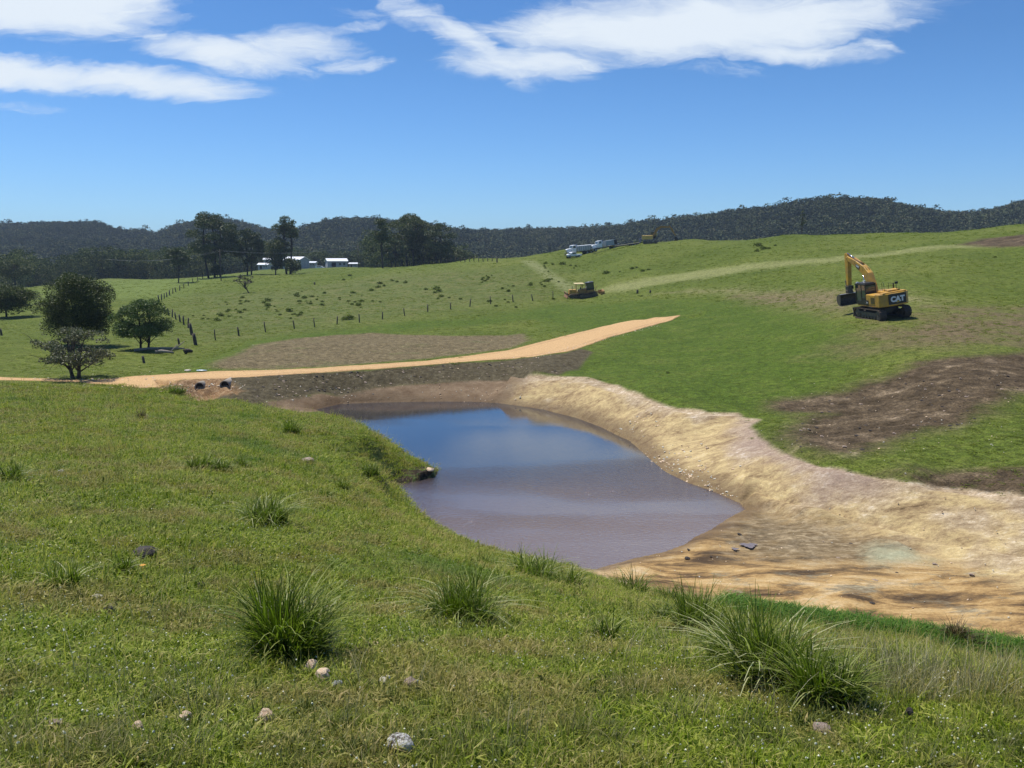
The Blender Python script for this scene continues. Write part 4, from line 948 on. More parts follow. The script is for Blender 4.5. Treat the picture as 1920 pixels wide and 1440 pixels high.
    scatter('dry_grass', P, np.stack([s, s, s * .85], -1), rot, rs.randint(0, 3, n), coll, 'thin straw coloured seed stems standing in the turf at right', 'dry grass')
tussocks()
def tall_grass():
    """longer thin grass and small weeds standing out of the turf"""
    TM = leaf_mat('thin_grass', [(.1, (.09, .11, .02)), (.4, (.17, .19, .045)), (.65, (.28, .24, .10)), (.95, (.5, .43, .25))], .35, .15, .5, 2)
    pr = []
    for k in range(6):
        rs = np.random.RandomState(340 + k)
        if k < 4: V, Fa, t = blades(26, .09, (.08, .24), .0042, (.1, .9), 4, rs)
        else: V, Fa, t = blades(30, .07, (.04, .13), .014, (.3, 1.4), 3, rs); t = t * .35
        pr.append(unlink(mesh_np('tall_%02d' % k, V, Fa, TM, attrs={'tint': t})))
    coll = proto_collection('tall_sources', pr); rs = np.random.RandomState(35); P = []
    cs = [(rs.uniform(-50, 1950), rs.uniform(760, 1440)) for _ in range(170)]
    while len(P) < 1700:
        c = cs[rs.randint(len(cs))]; px, py = c[0] + rs.normal(0, 55), c[1] + rs.normal(0, 22)
        if py < 745: continue
        b = hit(px, py)
        if b[1] > 45 or b[1] < 2: continue
        P.append(b)
    P = np.array(P); k = (sdist(P[:, 0], P[:, 1], REGXY['clay']) < -.1) & (sdist(P[:, 0], P[:, 1], shore_xy) < -.1) & (sdist(P[:, 0], P[:, 1], REGXY['dam']) < 0) & ~((P[:, 0] > 4) & (P[:, 1] > 22)); P = P[k]; n = len(P)
    s = rs.uniform(.45, 1.0, n) * (.75 + np.minimum(P[:, 1], 25) * .03); rot = np.stack([rs.normal(0, .12, n), rs.normal(0, .12, n), rs.rand(n) * 6.28], -1)
    scatter('tall_grass', P, np.stack([s, s, s], -1), rot, rs.randint(0, 6, n), coll, 'longer thin grass and small weeds standing out of the near turf', 'grass')
tall_grass()
def ditch_plants():
    LM = leaf_mat('lush_leaves', [(.1, (.05, .12, .012)), (.5, (.09, .19, .02)), (.9, (.16, .27, .04))], .3, .15, .5, 2)
    pr = []
    for k in range(3):
        rs = np.random.RandomState(320 + k); V, Fa, t = blades(60, .2, (.06, .22), .016, (.5, 1.8), 3, rs); pr.append(unlink(mesh_np('lush_%02d' % k, V, Fa, LM, attrs={'tint': t})))
    coll = proto_collection('lush_sources', pr); rs = np.random.RandomState(33); P = []
    for _ in range(900):
        px = rs.uniform(1360, 1990); e_ = np.interp(px, [1360, 1420, 1500, 1600, 1700, 1800, 1920, 2000], [1128, 1140, 1152, 1166, 1181, 1197, 1217, 1232]); P.append(hit(px, e_ + abs(rs.normal(0, 9)) + rs.uniform(-3, 4)))
    P = np.array(P); P = P[P[:, 1] > 9]; n = len(P); s = rs.uniform(.8, 1.9, n); rot = np.stack([rs.normal(0, .1, n), rs.normal(0, .1, n), rs.rand(n) * 6.28], -1)
    scatter('ditch_plants', P, np.stack([s, s, s], -1), rot, rs.randint(0, 3, n), coll, 'bright green low plants along the ditch at the foot of the slope', 'plants')
ditch_plants()
def weeds():
    """dark tufts scattered over the far paddocks: each its own copy"""
    base = []
    for k in range(4):
        rs = np.random.RandomState(500 + k); V, Fa, t = leafcloud([((rs.normal(0, .14), rs.normal(0, .12), .2 + .1 * rs.rand()), (.42, .38, .36)) for _ in range(4)] + [((0, 0, .1), (.6, .55, .16))], .17, rs, 1.5)
        base.append((V, Fa, t))
    mL = leaf_mat('weed_leaves', [(.15, (.085, .11, .022)), (.5, (.135, .165, .036)), (.85, (.20, .22, .065))], .35, .2, .6)
    protos = [mesh_np('weed_tuft', V, Fa, mL, attrs={'tint': t}) for V, Fa, t in base]
    rs = np.random.RandomState(77); spots = []
    for (x0, x1, y0, y1, n) in ((380, 560, 552, 612, 46), (540, 680, 548, 600, 40), (660, 990, 515, 600, 34), (1000, 1260, 478, 528, 26), (940, 1010, 495, 590, 8), (1290, 1560, 455, 480, 10), (120, 260, 560, 640, 10), (20, 110, 580, 660, 8)):
        cs = [(rs.uniform(x0, x1), rs.uniform(y0, y1)) for _ in range(max(2, n // 4))]
        for _ in range(n):
            c_ = cs[rs.randint(len(cs))]; spots.append((c_[0] + rs.normal(0, 13), min(max(c_[1] + rs.normal(0, 4), y0 - 3), y1 + 3)))
    spots += [(930, 575), (968, 577), (912, 518), (922, 517), (1865, 483), (1037, 561), (1203, 556), (1252, 700)]
    used = set()
    for i, (px, py) in enumerate(spots):
        b = hit(px, py); k = i % 4
        if k in used: o = protos[k].copy(); link(o)
        else: o = protos[k]; used.add(k)
        o.location = tuple(b); s = min(1.6, .58 * math.exp(rs.normal(0, .38))) * (b[1] / 150) ** .4; o.scale = (s * 1.25, s, s * rs.uniform(.7, 1.0)); o.rotation_euler = (0, 0, rs.rand() * 6.28)
        tag(o, 'small dark weed tuft scattered over the far green paddock', 'weed tuft', 'weed tufts over the far paddocks')
weeds()
# ------------------------------------------------------------------ machines
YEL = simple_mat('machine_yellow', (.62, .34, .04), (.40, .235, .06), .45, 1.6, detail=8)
YELD = simple_mat('worn_yellow', (.42, .22, .045), (.26, .135, .04), .55, 5)
BLK = simple_mat('black_paint', (.012, .012, .013), (.025, .024, .022), .4, 3)
STEEL = simple_mat('dusty_steel', (.075, .065, .055), (.16, .13, .10), .6, 6, .3)
WORN = simple_mat('polished_edge', (.45, .43, .40), (.28, .26, .23), .35, 9, .8)
CHROME = simple_mat('chrome_rod', (.75, .76, .78), (.6, .6, .62), .15, 9, 1.0)
TRACKM = simple_mat('track_rust', (.05, .038, .03), (.10, .075, .055), .75, 9)
RUBBER = simple_mat('tyre_rubber', (.018, .018, .018), (.035, .033, .03), .8, 12)
GLASS = simple_mat('tinted_glass', (.035, .055, .05), (.05, .07, .065), .06, 1, 0, 0, .9)
WHITE = simple_mat('white_paint', (.78, .80, .82), (.68, .70, .72), .35, 2)
GREYP = simple_mat('grey_paint', (.33, .38, .40), (.26, .30, .32), .5, 2)
LETTER = simple_mat('letter_white', (.75, .76, .78), (.68, .69, .7), .5, 4)
LETTERY = simple_mat('letter_yellow', (.62, .40, .06), None, .5, 4)
SEAT = simple_mat('seat_vinyl', (.02, .02, .022), None, .6, 4)

def place(t, px, py, head, pos=None, settle=.03, tilt=1.0):
    """stand a thing on the slope under a photograph pixel; head = direction of its local +x"""
    b = Vector(hit(px, py)) if pos is None else Vector(pos)
    e = 1.2; x, y = b.x, b.y
    n = Vector((-(hz(x + e, y) - hz(x - e, y)) / (2 * e), -(hz(x, y + e) - hz(x, y - e)) / (2 * e), 1)).normalized(); n = (n * tilt + Vector((0, 0, 1 - tilt))).normalized()
    h = Vector((math.cos(head), math.sin(head), 0)); ax = (h - n * h.dot(n)).normalized(); ay = n.cross(ax)
    M = Matrix((ax, ay, n)).transposed(); t.rotation_euler = M.to_euler(); t.location = b - n * settle
    return t

def text_mesh(name, body, size, mat, parent, loc, rot, ext=.01, offset=0.0, sx=1.0, shear=0):
    c = bpy.data.curves.new(name, 'FONT'); c.body = body; c.size = size; c.extrude = ext; c.align_x = 'CENTER'; c.align_y = 'CENTER'; c.offset = offset; c.shear = shear
    o = bpy.data.objects.new(name, c); SC.collection.objects.link(o)
    dg = bpy.context.evaluated_depsgraph_get(); me = bpy.data.meshes.new_from_object(o.evaluated_get(dg)); bpy.data.objects.remove(o)
    me.materials.clear(); me.materials.append(mat)
    q = link(bpy.data.objects.new(name, me), parent); q.location = loc; q.rotation_euler = rot; q.scale = (sx, 1, 1); return q

def track_belt(parent, y, x0, x1, r, wid, nshoe=44, mat=None, mid=True):
    """crawler track: shoes round two end radii, frame, rollers, sprocket and idler"""
    mb = MB(); L = x1 - x0; per = 2 * L + 2 * math.pi * r
    for k in range(nshoe):
        s = k / nshoe * per
        if s < L: c = (x0 + s, 2 * r); a = 0
        elif s < L + math.pi * r: q = (s - L) / r; c = (x1 + r * math.sin(q), r + r * math.cos(q)); a = q
        elif s < 2 * L + math.pi * r: c = (x1 - (s - L - math.pi * r), 0); a = math.pi
        else: q = (s - 2 * L - math.pi * r) / r; c = (x0 - r * math.sin(q), r - r * math.cos(q)); a = math.pi + q
        rot = Matrix.Rotation(a, 3, 'Y')
        mb.box((c[0], y, c[1] + .0), (per / nshoe * .93, wid, .05), rot); mb.box(tuple(Vector((c[0], y, c[1])) + rot @ Vector((0, 0, .04))), (.035, wid * .98, .05), rot)
    t = mb.build('track', mat or TRACKM, parent)
    fr = MB(); fr.box(((x0 + x1) / 2, y, r), (L, wid * .45, r * .75))
    for k in range(7): fr.tube([(x0 + L * (k + .5) / 7, y - wid * .3, r * .42), (x0 + L * (k + .5) / 7, y + wid * .3, r * .42)], r * .3, 10)
    fr.build('track_frame', STEEL, t)
    for nm, x in (('sprocket', x0), ('idler', x1)):
        w = MB(); w.tube([(x, y - wid * .34, r), (x, y + wid * .34, r)], r * .84, 18); w.tube([(x, y - wid * .42, r), (x, y + wid * .42, r)], r * .3, 12)
        w.build(nm, STEEL, t)
    return t

def beam(mb, pts, wid, y=0):
    """box-section arm: pts = (x, z, depth) along the centre line, plated sides"""
    top = []; bot = []
    for i, (x, z, d) in enumerate(pts):
        a = pts[max(i - 1, 0)]; b = pts[min(i + 1, len(pts) - 1)]; t = Vector((b[0] - a[0], 0, b[1] - a[1])).normalized(); n = Vector((-t.z, 0, t.x))
        top.append((x + n.x * d / 2, z + n.z * d / 2)); bot.append((x - n.x * d / 2, z - n.z * d / 2))
    for i in range(len(pts) - 1):
        mb.prism([top[i], top[i + 1], bot[i + 1], bot[i]], y - wid / 2, y + wid / 2)

def excavator():
    t = thing('excavator', 'large yellow tracked excavator with black cab, arm folded down to a wide bucket', 'excavator')
    place(t, 1652, 593, math.pi / 2 + R(8))
    track_belt(t, 1.06, -1.75, 1.35, .42, .58); track_belt(t, -1.06, -1.75, 1.35, .42, .58)
    u = MB(); u.box((-.2, 0, .62), (2.2, 1.6, .42)); u.tube([(-.1, 0, .8), (-.1, 0, 1.02)], .62, 24)
    u.build('undercarriage', BLK, t, .03)
    bl = MB()                                        # dozer blade on its two arms
    bl.prism([(1.98, .10), (2.03, .12), (1.95, .45), (2.04, .80), (2.0, .82), (1.88, .45)], -1.3, 1.3)
    bl.box((1.55, .55, .42), (.95, .14, .18), Matrix.Rotation(R(4), 3, 'Y')); bl.box((1.55, -.55, .42), (.95, .14, .18), Matrix.Rotation(R(4), 3, 'Y'))
    b_ = bl.build('dozer_blade', STEEL, t, .01)
    e = MB(); e.prism([(2.0, .04), (2.06, .05), (2.04, .14), (1.98, .13)], -1.3, 1.3); e.build('cutting_edge', WORN, b_)
    # upper body
    h = MB(); h.box((-.35, 0, 1.13), (3.1, 2.5, .16)); h.build('deck', YELD, t, .02)
    h = MB()                                         # rounded counterweight across the rear
    prof = [(-2.22, -.95), (-2.30, -.6), (-2.34, 0), (-2.30, .6), (-2.22, .95), (-2.02, 1.24), (-1.45, 1.28), (-1.45, -1.28), (-2.02, -1.24)]
    prof = [(p[0], p[1]) for p in prof]
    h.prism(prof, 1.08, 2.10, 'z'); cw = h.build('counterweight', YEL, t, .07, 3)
    p_ = MB(); p_.prism([(-2.352, -.86), (-2.352, .62), (-2.33, .62), (-2.33, -.86)], 1.22, 2.02, 'z'); p_.build('name_panel', BLK, cw)
    text_mesh('lettering', 'CAT', .57, LETTER, cw, (-2.372, -.12, 1.60), (math.pi / 2, 0, -math.pi / 2), .012, .035, 1.02)
    tri = MB(); tri.prism([(-2.392, -.30), (-2.392, .04), (-2.38, .04), (-2.38, -.30)], 1.33, 1.34, 'z')
    tr = MB(); tr.add([(-2.392, .02, 1.34), (-2.392, -.28, 1.34), (-2.392, -.13, 1.52), (-2.386, .02, 1.34), (-2.386, -.28, 1.34), (-2.386, -.13, 1.52)], [(0, 1, 2), (5, 4, 3), (0, 3, 4, 1), (1, 4, 5, 2), (2, 5, 3, 0)]); tr.build('logo_triangle', LETTERY, cw)
    st = MB(); st.box((-2.347, -1.0, 1.3), (.012, .2, .22)); 
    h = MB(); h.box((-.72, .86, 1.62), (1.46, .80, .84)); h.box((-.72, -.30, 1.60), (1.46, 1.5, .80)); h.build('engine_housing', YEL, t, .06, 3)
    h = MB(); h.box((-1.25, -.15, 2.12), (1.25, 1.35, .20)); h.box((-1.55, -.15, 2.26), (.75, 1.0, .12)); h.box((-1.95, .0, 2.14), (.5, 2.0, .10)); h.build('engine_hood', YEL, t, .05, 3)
    h = MB(); h.box((.55, -.86, 1.56), (1.2, .76, .72)); h.box((.95, -.86, 1.98), (.35, .7, .12)); h.build('tool_box', YELD, t, .04)
    g = MB()
    for k in range(6): g.box((-1.1, 1.268, 1.38 + k * .085), (.55, .012, .04))
    g.build('air_grille', BLK, t)
    d = MB(); d.box((-.28, 1.272, 1.36), (.44, .012, .42)); sp = d.build('number_panel', BLK, t)
    text_mesh('lettering', '314', .2, LETTER, sp, (-.28, 1.282, 1.36), (math.pi / 2, 0, math.pi), .004)
    # cab on the left
    c = MB()
    c.box((.62, .80, 1.33), (1.50, .92, .34)); c.box((.66, .80, 2.80), (1.56, .98, .12)); c.box((.62, .80, 2.88), (1.30, .80, .06))
    for (x, y) in ((-.10, .36), (-.10, 1.24), (.52, 1.24), (1.34, .36), (1.34, 1.24), (.52, .36)): c.box((x, y, 2.1), (.085 if x != .52 else .07, .075, 1.4))
    c.box((-.10, .80, 1.85), (.07, .9, .75)); c.box((.62, .80, 1.52), (1.46, .88, .05)); c.box((.2, 1.235, 1.62), (.62, .05, .26))
    cab = c.build('cab', BLK, t, .02)
    g = MB(); g.box((.21, 1.236, 2.25), (.54, .02, .98)); g.box((.93, 1.236, 2.1), (.75, .02, 1.28)); g.box((1.345, .80, 2.1), (.02, .82, 1.28)); g.box((-.115, .80, 2.45), (.02, .82, .5)); g.box((.6, .365, 2.25), (1.4, .02, 1.0)); g.build('window', GLASS, cab)
    s_ = MB(); s_.box((.35, .8, 1.72), (.5, .5, .14)); s_.box((.12, .8, 2.08), (.14, .48, .66)); s_.build('seat', SEAT, cab)
    m = MB(); m.tube([(1.38, 1.28, 2.35), (1.5, 1.42, 2.5), (1.5, 1.42, 2.62)], .014, 6); m.box((1.5, 1.44, 2.58), (.04, .18, .28)); m.build('mirror', BLK, cab)
    m = MB(); m.box((1.3, .5, 2.90), (.12, .2, .10)); m.box((1.3, 1.1, 2.90), (.12, .2, .10)); m.build('work_light', LETTER, cab)
    # exhaust, rails, mirror post on the engine deck
    m = MB(); m.tube([(-1.05, -.62, 2.1), (-1.05, -.62, 2.62), (-1.12, -.62, 2.70)], .05, 10); m.build('exhaust_pipe', BLK, t)
    m = MB(); m.tube([(-1.2, .42, 2.1), (-1.16, .42, 2.85), (-1.3, .42, 2.95), (-1.45, .42, 2.85), (-1.5, .42, 2.1)], .018, 6); m.tube([(-.2, -1.18, 1.9), (-.2, -1.18, 2.55), (.6, -1.18, 2.55), (.6, -1.18, 1.9)], .018, 6); m.build('handrail', BLK, t)
    m = MB(); m.tube([(-1.75, -.45, 2.2), (-1.75, -.45, 2.72)], .022, 6); m.box((-1.75, -.47, 2.80), (.08, .24, .18)); m.build('rear_mirror', BLK, t)
    # boom, stick, bucket
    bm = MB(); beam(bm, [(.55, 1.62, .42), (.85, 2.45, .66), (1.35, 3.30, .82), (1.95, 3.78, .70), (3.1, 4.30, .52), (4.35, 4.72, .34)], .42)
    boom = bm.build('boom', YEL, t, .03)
    ft = MB(); ft.prism([(.3, 1.15), (1.0, 1.15), (.75, 1.95), (.4, 1.95)], .24, .32); ft.prism([(.3, 1.15), (1.0, 1.15), (.75, 1.95), (.4, 1.95)], -.32, -.24); ft.tube([(.55, -.4, 1.62), (.55, .4, 1.62)], .11, 12); ft.build('boom_foot', YELD, t)
    pn = MB(); pn.box((2.65, .217, 4.05), (.62, .014, .30), Matrix.Rotation(R(-22), 3, 'Y')); pp = pn.build('boom_panel', BLK, boom)
    text_mesh('lettering', 'CAT', .24, LETTER, pp, (2.65, .228, 4.05), (math.pi / 2, R(22), math.pi), .004, .012)
    def ram(name, a, b, parent, y, r=.07, f=.55):
        a = Vector(a); b = Vector(b); m1 = a + (b - a) * f
        q = MB(); q.tube([(a.x, y, a.z), (m1.x, y, m1.z)], r, 12); o = q.build(name, YELD, parent)
        q = MB(); q.tube([(m1.x, y, m1.z), (b.x, y, b.z)], r * .55, 10); q.build('rod', CHROME, o)
    ram('boom_ram', (1.15, 0, 1.35), (1.75, 0, 3.35), t, .29); ram('boom_ram', (1.15, 0, 1.35), (1.75, 0, 3.35), t, -.29)
    ram('stick_ram', (2.1, 0, 4.28), (4.55, 0, 5.10), boom, 0, .085, .52)
    hs = MB(); hs.tube([(.75, .12, 2.9), (1.4, .12, 3.85), (2.1, .12, 4.22), (3.4, .12, 4.72), (4.2, .12, 4.92)], .025, 6); hs.tube([(.75, -.1, 2.9), (1.4, -.1, 3.85), (2.1, -.1, 4.22), (3.4, -.1, 4.72)], .025, 6); hs.build('hydraulic_hose', BLK, boom)
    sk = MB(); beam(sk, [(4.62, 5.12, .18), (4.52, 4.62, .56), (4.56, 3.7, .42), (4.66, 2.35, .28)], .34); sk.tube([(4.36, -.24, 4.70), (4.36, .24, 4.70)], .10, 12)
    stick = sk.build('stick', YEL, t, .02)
    ram('bucket_ram', (4.90, 0, 4.2), (5.02, 0, 2.7), stick, 0, .07, .6)
    lk = MB(); lk.tube([(5.02, -.14, 2.7), (5.02, .14, 2.7)], .06, 8); lk.box((4.85, .13, 2.62), (.4, .04, .1)); lk.box((4.85, -.13, 2.62), (.4, .04, .1)); lk.box((4.95, 0, 2.35), (.12, .26, .62)); lk.build('linkage', STEEL, stick)
    hd = MB(); hd.box((4.72, 0, 1.98), (.42, .42, .52)); hd.tube([(4.72, -.3, 1.85), (4.72, .3, 1.85)], .09, 10); hd.box((4.72, 0, 2.28), (.62, .5, .05)); hd.build('quick_hitch', STEEL, t)
    # wide mud bucket: curved shell with side plates
    bk = MB(); c0 = Vector((4.62, 0, 1.2)); shell = []; n = 12
    for k in range(n + 1):
        a = R(110 - 205 * k / n); shell.append((c0.x + .50 * math.cos(a) * 1.05, c0.z + .50 * math.sin(a)))
    shell_in = [(c0.x + (x - c0.x) * .93, c0.z + (z - c0.z) * .93) for x, z in shell]
    for k in range(n): bk.prism([shell[k], shell[k + 1], shell_in[k + 1], shell_in[k]], -.98, .98)
    for y0, y1 in ((-1.0, -.97), (.97, 1.0)): bk.prism(shell, y0, y1)
    bk.box((4.68, 0, 1.76), (.4, .5, .12))
    bucket = bk.build('bucket', STEEL, t)
    e = MB(); e.box((4.46, 0, 1.68), (.22, 2.0, .035)); e.build('bucket_lip', WORN, bucket)
    e = MB(); e.box((4.52, 0, .70), (.26, 2.0, .035), Matrix.Rotation(R(-6), 3, 'Y')); e.build('bucket_edge', WORN, bucket)
    return t
excavator()

def dozers():
    t = thing('crawler_dozer', 'yellow crawler dozer with flat canopy roof, facing left on the cut strip of grass', 'dozer')
    place(t, 1081, 558, R(188)); t.scale = (.92,) * 3
    track_belt(t, 1.0, -1.25, 1.15, .42, .5, 30); track_belt(t, -1.0, -1.25, 1.15, .42, .5, 30)
    m = MB(); m.box((.75, 0, 1.12), (1.5, 1.0, .9), None, .92); m.box((-.4, 0, .95), (1.3, 1.5, .5)); m.build('engine_hood', YEL, t, .04)
    m = MB()
    for (x, y) in ((-.95, .62), (-.95, -.62), (.15, .62), (.15, -.62)): m.box((x, y, 1.85), (.09, .09, 1.5))
    m.build('canopy_post', YELD, t)
    m = MB(); m.box((-.4, 0, 2.64), (1.8, 1.62, .12)); m.build('canopy_roof', simple_mat('cream_yellow', (.72, .58, .28), None, .5), t, .03)
    m = MB(); m.box((-.5, 0, 1.35), (.5, .55, .16)); m.box((-.75, 0, 1.65), (.14, .55, .6)); m.build('seat', SEAT, t)
    m = MB(); m.prism([(2.0, .12), (2.1, .12), (1.98, .6), (2.14, 1.12), (2.05, 1.12), (1.88, .6)], -1.5, 1.5); m.box((1.3, 1.0, .5), (1.3, .14, .2)); m.box((1.3, -1.0, .5), (1.3, .14, .2)); m.build('dozer_blade', simple_mat('rusty_blade', (.26, .12, .06), (.35, .19, .09), .6, 5), t)
    m = MB(); m.tube([(.9, .3, 1.5), (.9, .3, 2.2)], .05, 8); m.build('exhaust_pipe', BLK, t)
    t = thing('cab_dozer', 'dark crawler machine with closed black cab and rear box scraper beside the canopied dozer', 'dozer')
    place(t, 1103, 557, R(184)); t.scale = (.92,) * 3
    track_belt(t, 1.0, -1.2, 1.3, .45, .55, 30); track_belt(t, -1.0, -1.2, 1.3, .45, .55, 30)
    m = MB(); m.box((.95, 0, 1.25), (1.5, 1.1, .95), None, .9); m.box((-.5, 0, 1.1), (1.4, 1.7, .6)); m.build('body', YELD, t, .04)
    m = MB(); m.box((-.5, 0, 2.72), (1.5, 1.5, .14)); m.box((-.5, 0, 1.55), (1.45, 1.45, .35))
    for (x, y) in ((-1.15, .66), (-1.15, -.66), (.15, .66), (.15, -.66)): m.box((x, y, 2.15), (.12, .12, 1.1))
    cab = m.build('cab', BLK, t, .03)
    m = MB(); m.box((-.5, .68, 2.15), (1.15, .02, .9)); m.box((-.5, -.68, 2.15), (1.15, .02, .9)); m.box((.17, 0, 2.15), (.02, 1.15, .9)); m.box((-1.17, 0, 2.15), (.02, 1.15, .9)); m.build('window', GLASS, cab)
    m = MB(); m.box((-.3, .45, 2.84), (.2, .3, .1)); m.box((.2, .5, 1.95), (.16, .25, .16)); m.build('work_light', LETTER, cab)
    m = MB(); m.box((-1.9, .8, .75), (1.1, .1, .16)); m.box((-1.9, -.8, .75), (1.1, .1, .16)); m.tube([(-1.5, 0, 1.0), (-1.75, 0, 1.9)], .06, 8)
    m.prism([(-2.9, .15), (-2.8, .15), (-2.75, .7), (-2.9, .95), (-3.0, .95), (-2.85, .65)], -1.3, 1.3); m.box((-2.55, 1.28, .5), (.8, .05, .7)); m.box((-2.55, -1.28, .5), (.8, .05, .7)); m.build('scraper_blade', YELD, t)
dozers()

def wheel(parent, x, y, r, w, name='wheel'):
    m = MB(); m.tube([(x, y - w / 2, r), (x, y + w / 2, r)], r, 18); o = m.build(name, RUBBER, parent)
    m = MB(); m.tube([(x, y - w / 2 - .015, r), (x, y + w / 2 + .015, r)], r * .52, 14); m.build('rim', GREYP, o)
def trucks():
    def cab_parts(t, bodym):
        m = MB(); m.prism([(3.2, 1.0), (4.75, 1.0), (4.8, 1.75), (4.6, 1.98), (3.2, 2.1)], -.62, .62); m.build('bonnet', bodym, t, .06)
        m = MB(); m.prism([(1.9, 1.0), (3.25, 1.0), (3.25, 2.15), (2.95, 2.95), (1.95, 3.0), (1.9, 2.9)], -1.1, 1.1); c = m.build('cab', bodym, t, .05)
        g = MB(); g.prism([(3.27, 2.16), (2.99, 2.86), (2.97, 2.86), (3.24, 2.16)], -.95, .95); g.box((2.5, 1.11, 2.45), (.8, .02, .62)); g.box((2.5, -1.11, 2.45), (.8, .02, .62)); g.build('window', GLASS, c)
        m = MB(); m.box((4.84, 0, 1.4), (.05, .95, .75)); m.build('grille', CHROME, t)
        m = MB(); m.box((4.95, 0, .75), (.16, 2.35, .32)); m.build('bumper', CHROME, t)
        for y in (.85, -.85):
            m = MB(); m.box((4.55, y, 1.25), (.16, .3, .25)); m.build('headlight', LETTER, t); m = MB(); m.prism([(3.7, 1.0), (4.7, 1.0), (4.5, 1.35), (3.9, 1.35)], y - .22, y + .22); m.build('mudguard', bodym, t, .03)
            m = MB(); m.box((3.15, y * 1.45, 2.4), (.08, .22, .5)); m.build('mirror', CHROME, t)
            m = MB(); m.tube([(1.75, y * 1.15, 1.0), (1.75, y * 1.15, 3.15)], .07, 8); m.build('exhaust_stack', CHROME, t)
        m = MB(); m.box((.2, 0, .85), (8.2, .8, .25)); m.build('chassis', BLK, t)
        for x in (4.2, -1.6, -2.9):
            for y in (1.0, -1.0): wheel(t, x, y, .5, .35 if x > 0 else .55)
    t = thing('tipper_truck', 'white bonneted tipper truck with long grey tipping body at the brow of the hill', 'truck'); place(t, 1089, 477, R(203), tilt=.55); t.scale = (.86,) * 3
    cab_parts(t, WHITE)
    m = MB(); m.prism([(-4.0, 1.15), (1.55, 1.15), (1.6, 2.55), (-4.1, 2.55)], -1.24, 1.24); b = m.build('tipping_body', GREYP, t, .03)
    m = MB()
    for k in range(8): m.box((-3.8 + k * .75, 1.27, 1.85), (.08, .05, 1.3)); m.box((-3.8 + k * .75, -1.27, 1.85), (.08, .05, 1.3))
    m.box((-1.2, 0, 2.6), (5.7, 2.56, .08)); m.build('rib', WHITE, b)
    t = thing('prime_mover', 'white truck with short grey tray standing behind the tipper and hitched to a long trailer', 'truck'); place(t, 1139, 468, R(198), tilt=.55); t.scale = (.86,) * 3
    cab_parts(t, WHITE)
    m = MB(); m.box((-.6, 0, 1.9), (2.6, 2.3, 1.5)); m.box((-2.7, 0, 1.2), (1.5, 2.2, .2)); m.build('tray_box', GREYP, t, .03)
    m = MB(); m.box((-2.4, 0, 1.9), (1.0, 2.2, 1.4)); m.build('rear_crate', BLK, t)
    t = thing('flatbed_trailer', 'long low flatbed trailer with raised black loading ramps behind the white prime mover', 'trailer'); place(t, 1168, 464, R(194), tilt=.55); t.scale = (.68,) * 3
    m = MB(); m.prism([(-6.5, .85), (3.6, .85), (4.3, 1.25), (5.6, 1.25), (5.6, 1.42), (4.2, 1.42), (3.5, 1.02), (-6.5, 1.02)], -1.25, 1.25); m.build('deck', simple_mat('weathered_deck', (.30, .27, .2), (.2, .18, .13), .8, 3), t)
    m = MB(); m.box((-1, .5, .72), (10.5, .14, .26)); m.box((-1, -.5, .72), (10.5, .14, .26)); m.build('chassis', BLK, t)
    for x in (-5.4, -4.3, -3.2):
        for y in (1.0, -1.0): wheel(t, x, y, .42, .5)
    for y in (.7, -.7):
        m = MB(); m.box((-6.9, y, 1.5), (.18, .8, 1.9), Matrix.Rotation(R(-24), 3, 'Y')); m.build('loading_ramp', BLK, t)
    t = thing('white_ute', 'small white tray utility parked in front of the tipper truck, low on the slope', 'ute'); place(t, 1075, 483, R(203), tilt=.55); t.scale = (.85,) * 3
    m = MB(); m.prism([(-2.4, .5), (2.35, .5), (2.45, .95), (1.4, 1.12), (.75, 1.68), (-.5, 1.7), (-.65, 1.0), (-2.4, 1.0)], -.9, .9); m.build('body', WHITE, t, .05)
    m = MB(); m.prism([(1.42, 1.13), (.78, 1.64), (.75, 1.62), (1.36, 1.1)], -.78, .78); m.box((.15, .91, 1.36), (1.1, .02, .42)); m.box((.15, -.91, 1.36), (1.1, .02, .42)); m.build('window', GLASS, t)
    m = MB(); m.box((2.6, 0, .8), (.06, 1.5, .5)); m.build('bull_bar', CHROME, t)
    for x in (1.5, -1.5):
        for y in (.82, -.82): wheel(t, x, y, .36, .25)
    # far excavator
    t = thing('far_excavator', 'small distant yellow excavator on the crest with its arm reaching right to the ground', 'excavator'); place(t, 1219, 457, R(-12))
    track_belt(t, .95, -1.3, 1.3, .4, .5, 26); track_belt(t, -.95, -1.3, 1.3, .4, .5, 26)
    m = MB(); m.box((-.6, 0, 1.6), (2.6, 2.4, .95)); m.build('body', simple_mat('pale_yellow', (.70, .45, .12), None, .5), t, .08)  # body in a paler yellow than the near excavator
    m = MB(); m.box((.7, .7, 2.1), (1.2, .9, 1.6)); c = m.build('cab', BLK, t, .05)
    m = MB(); m.box((.7, 1.16, 2.3), (1.0, .02, .9)); m.box((.7, .24, 2.3), (1.0, .02, .9)); m.build('window', GLASS, c)
    m = MB(); beam(m, [(.6, 1.6, .4), (1.7, 3.4, .7), (2.6, 4.0, .55), (4.9, 3.9, .34)], .4); m.build('boom', YELD, t)
    m = MB(); beam(m, [(4.6, 4.3, .3), (5.2, 3.4, .42), (6.2, 1.6, .28)], .32); m.build('stick', YELD, t)
    m = MB(); m.prism([(6.0, 1.6), (6.5, 1.5), (6.9, .9), (6.6, .35), (6.1, .3), (5.9, .8)], -.6, .6); m.build('bucket', BLK, t)
    m = MB(); m.tube([(1.3, .2, 1.6), (2.0, .2, 3.3)], .09, 8); m.build('boom_ram', CHROME, t)
trucks()
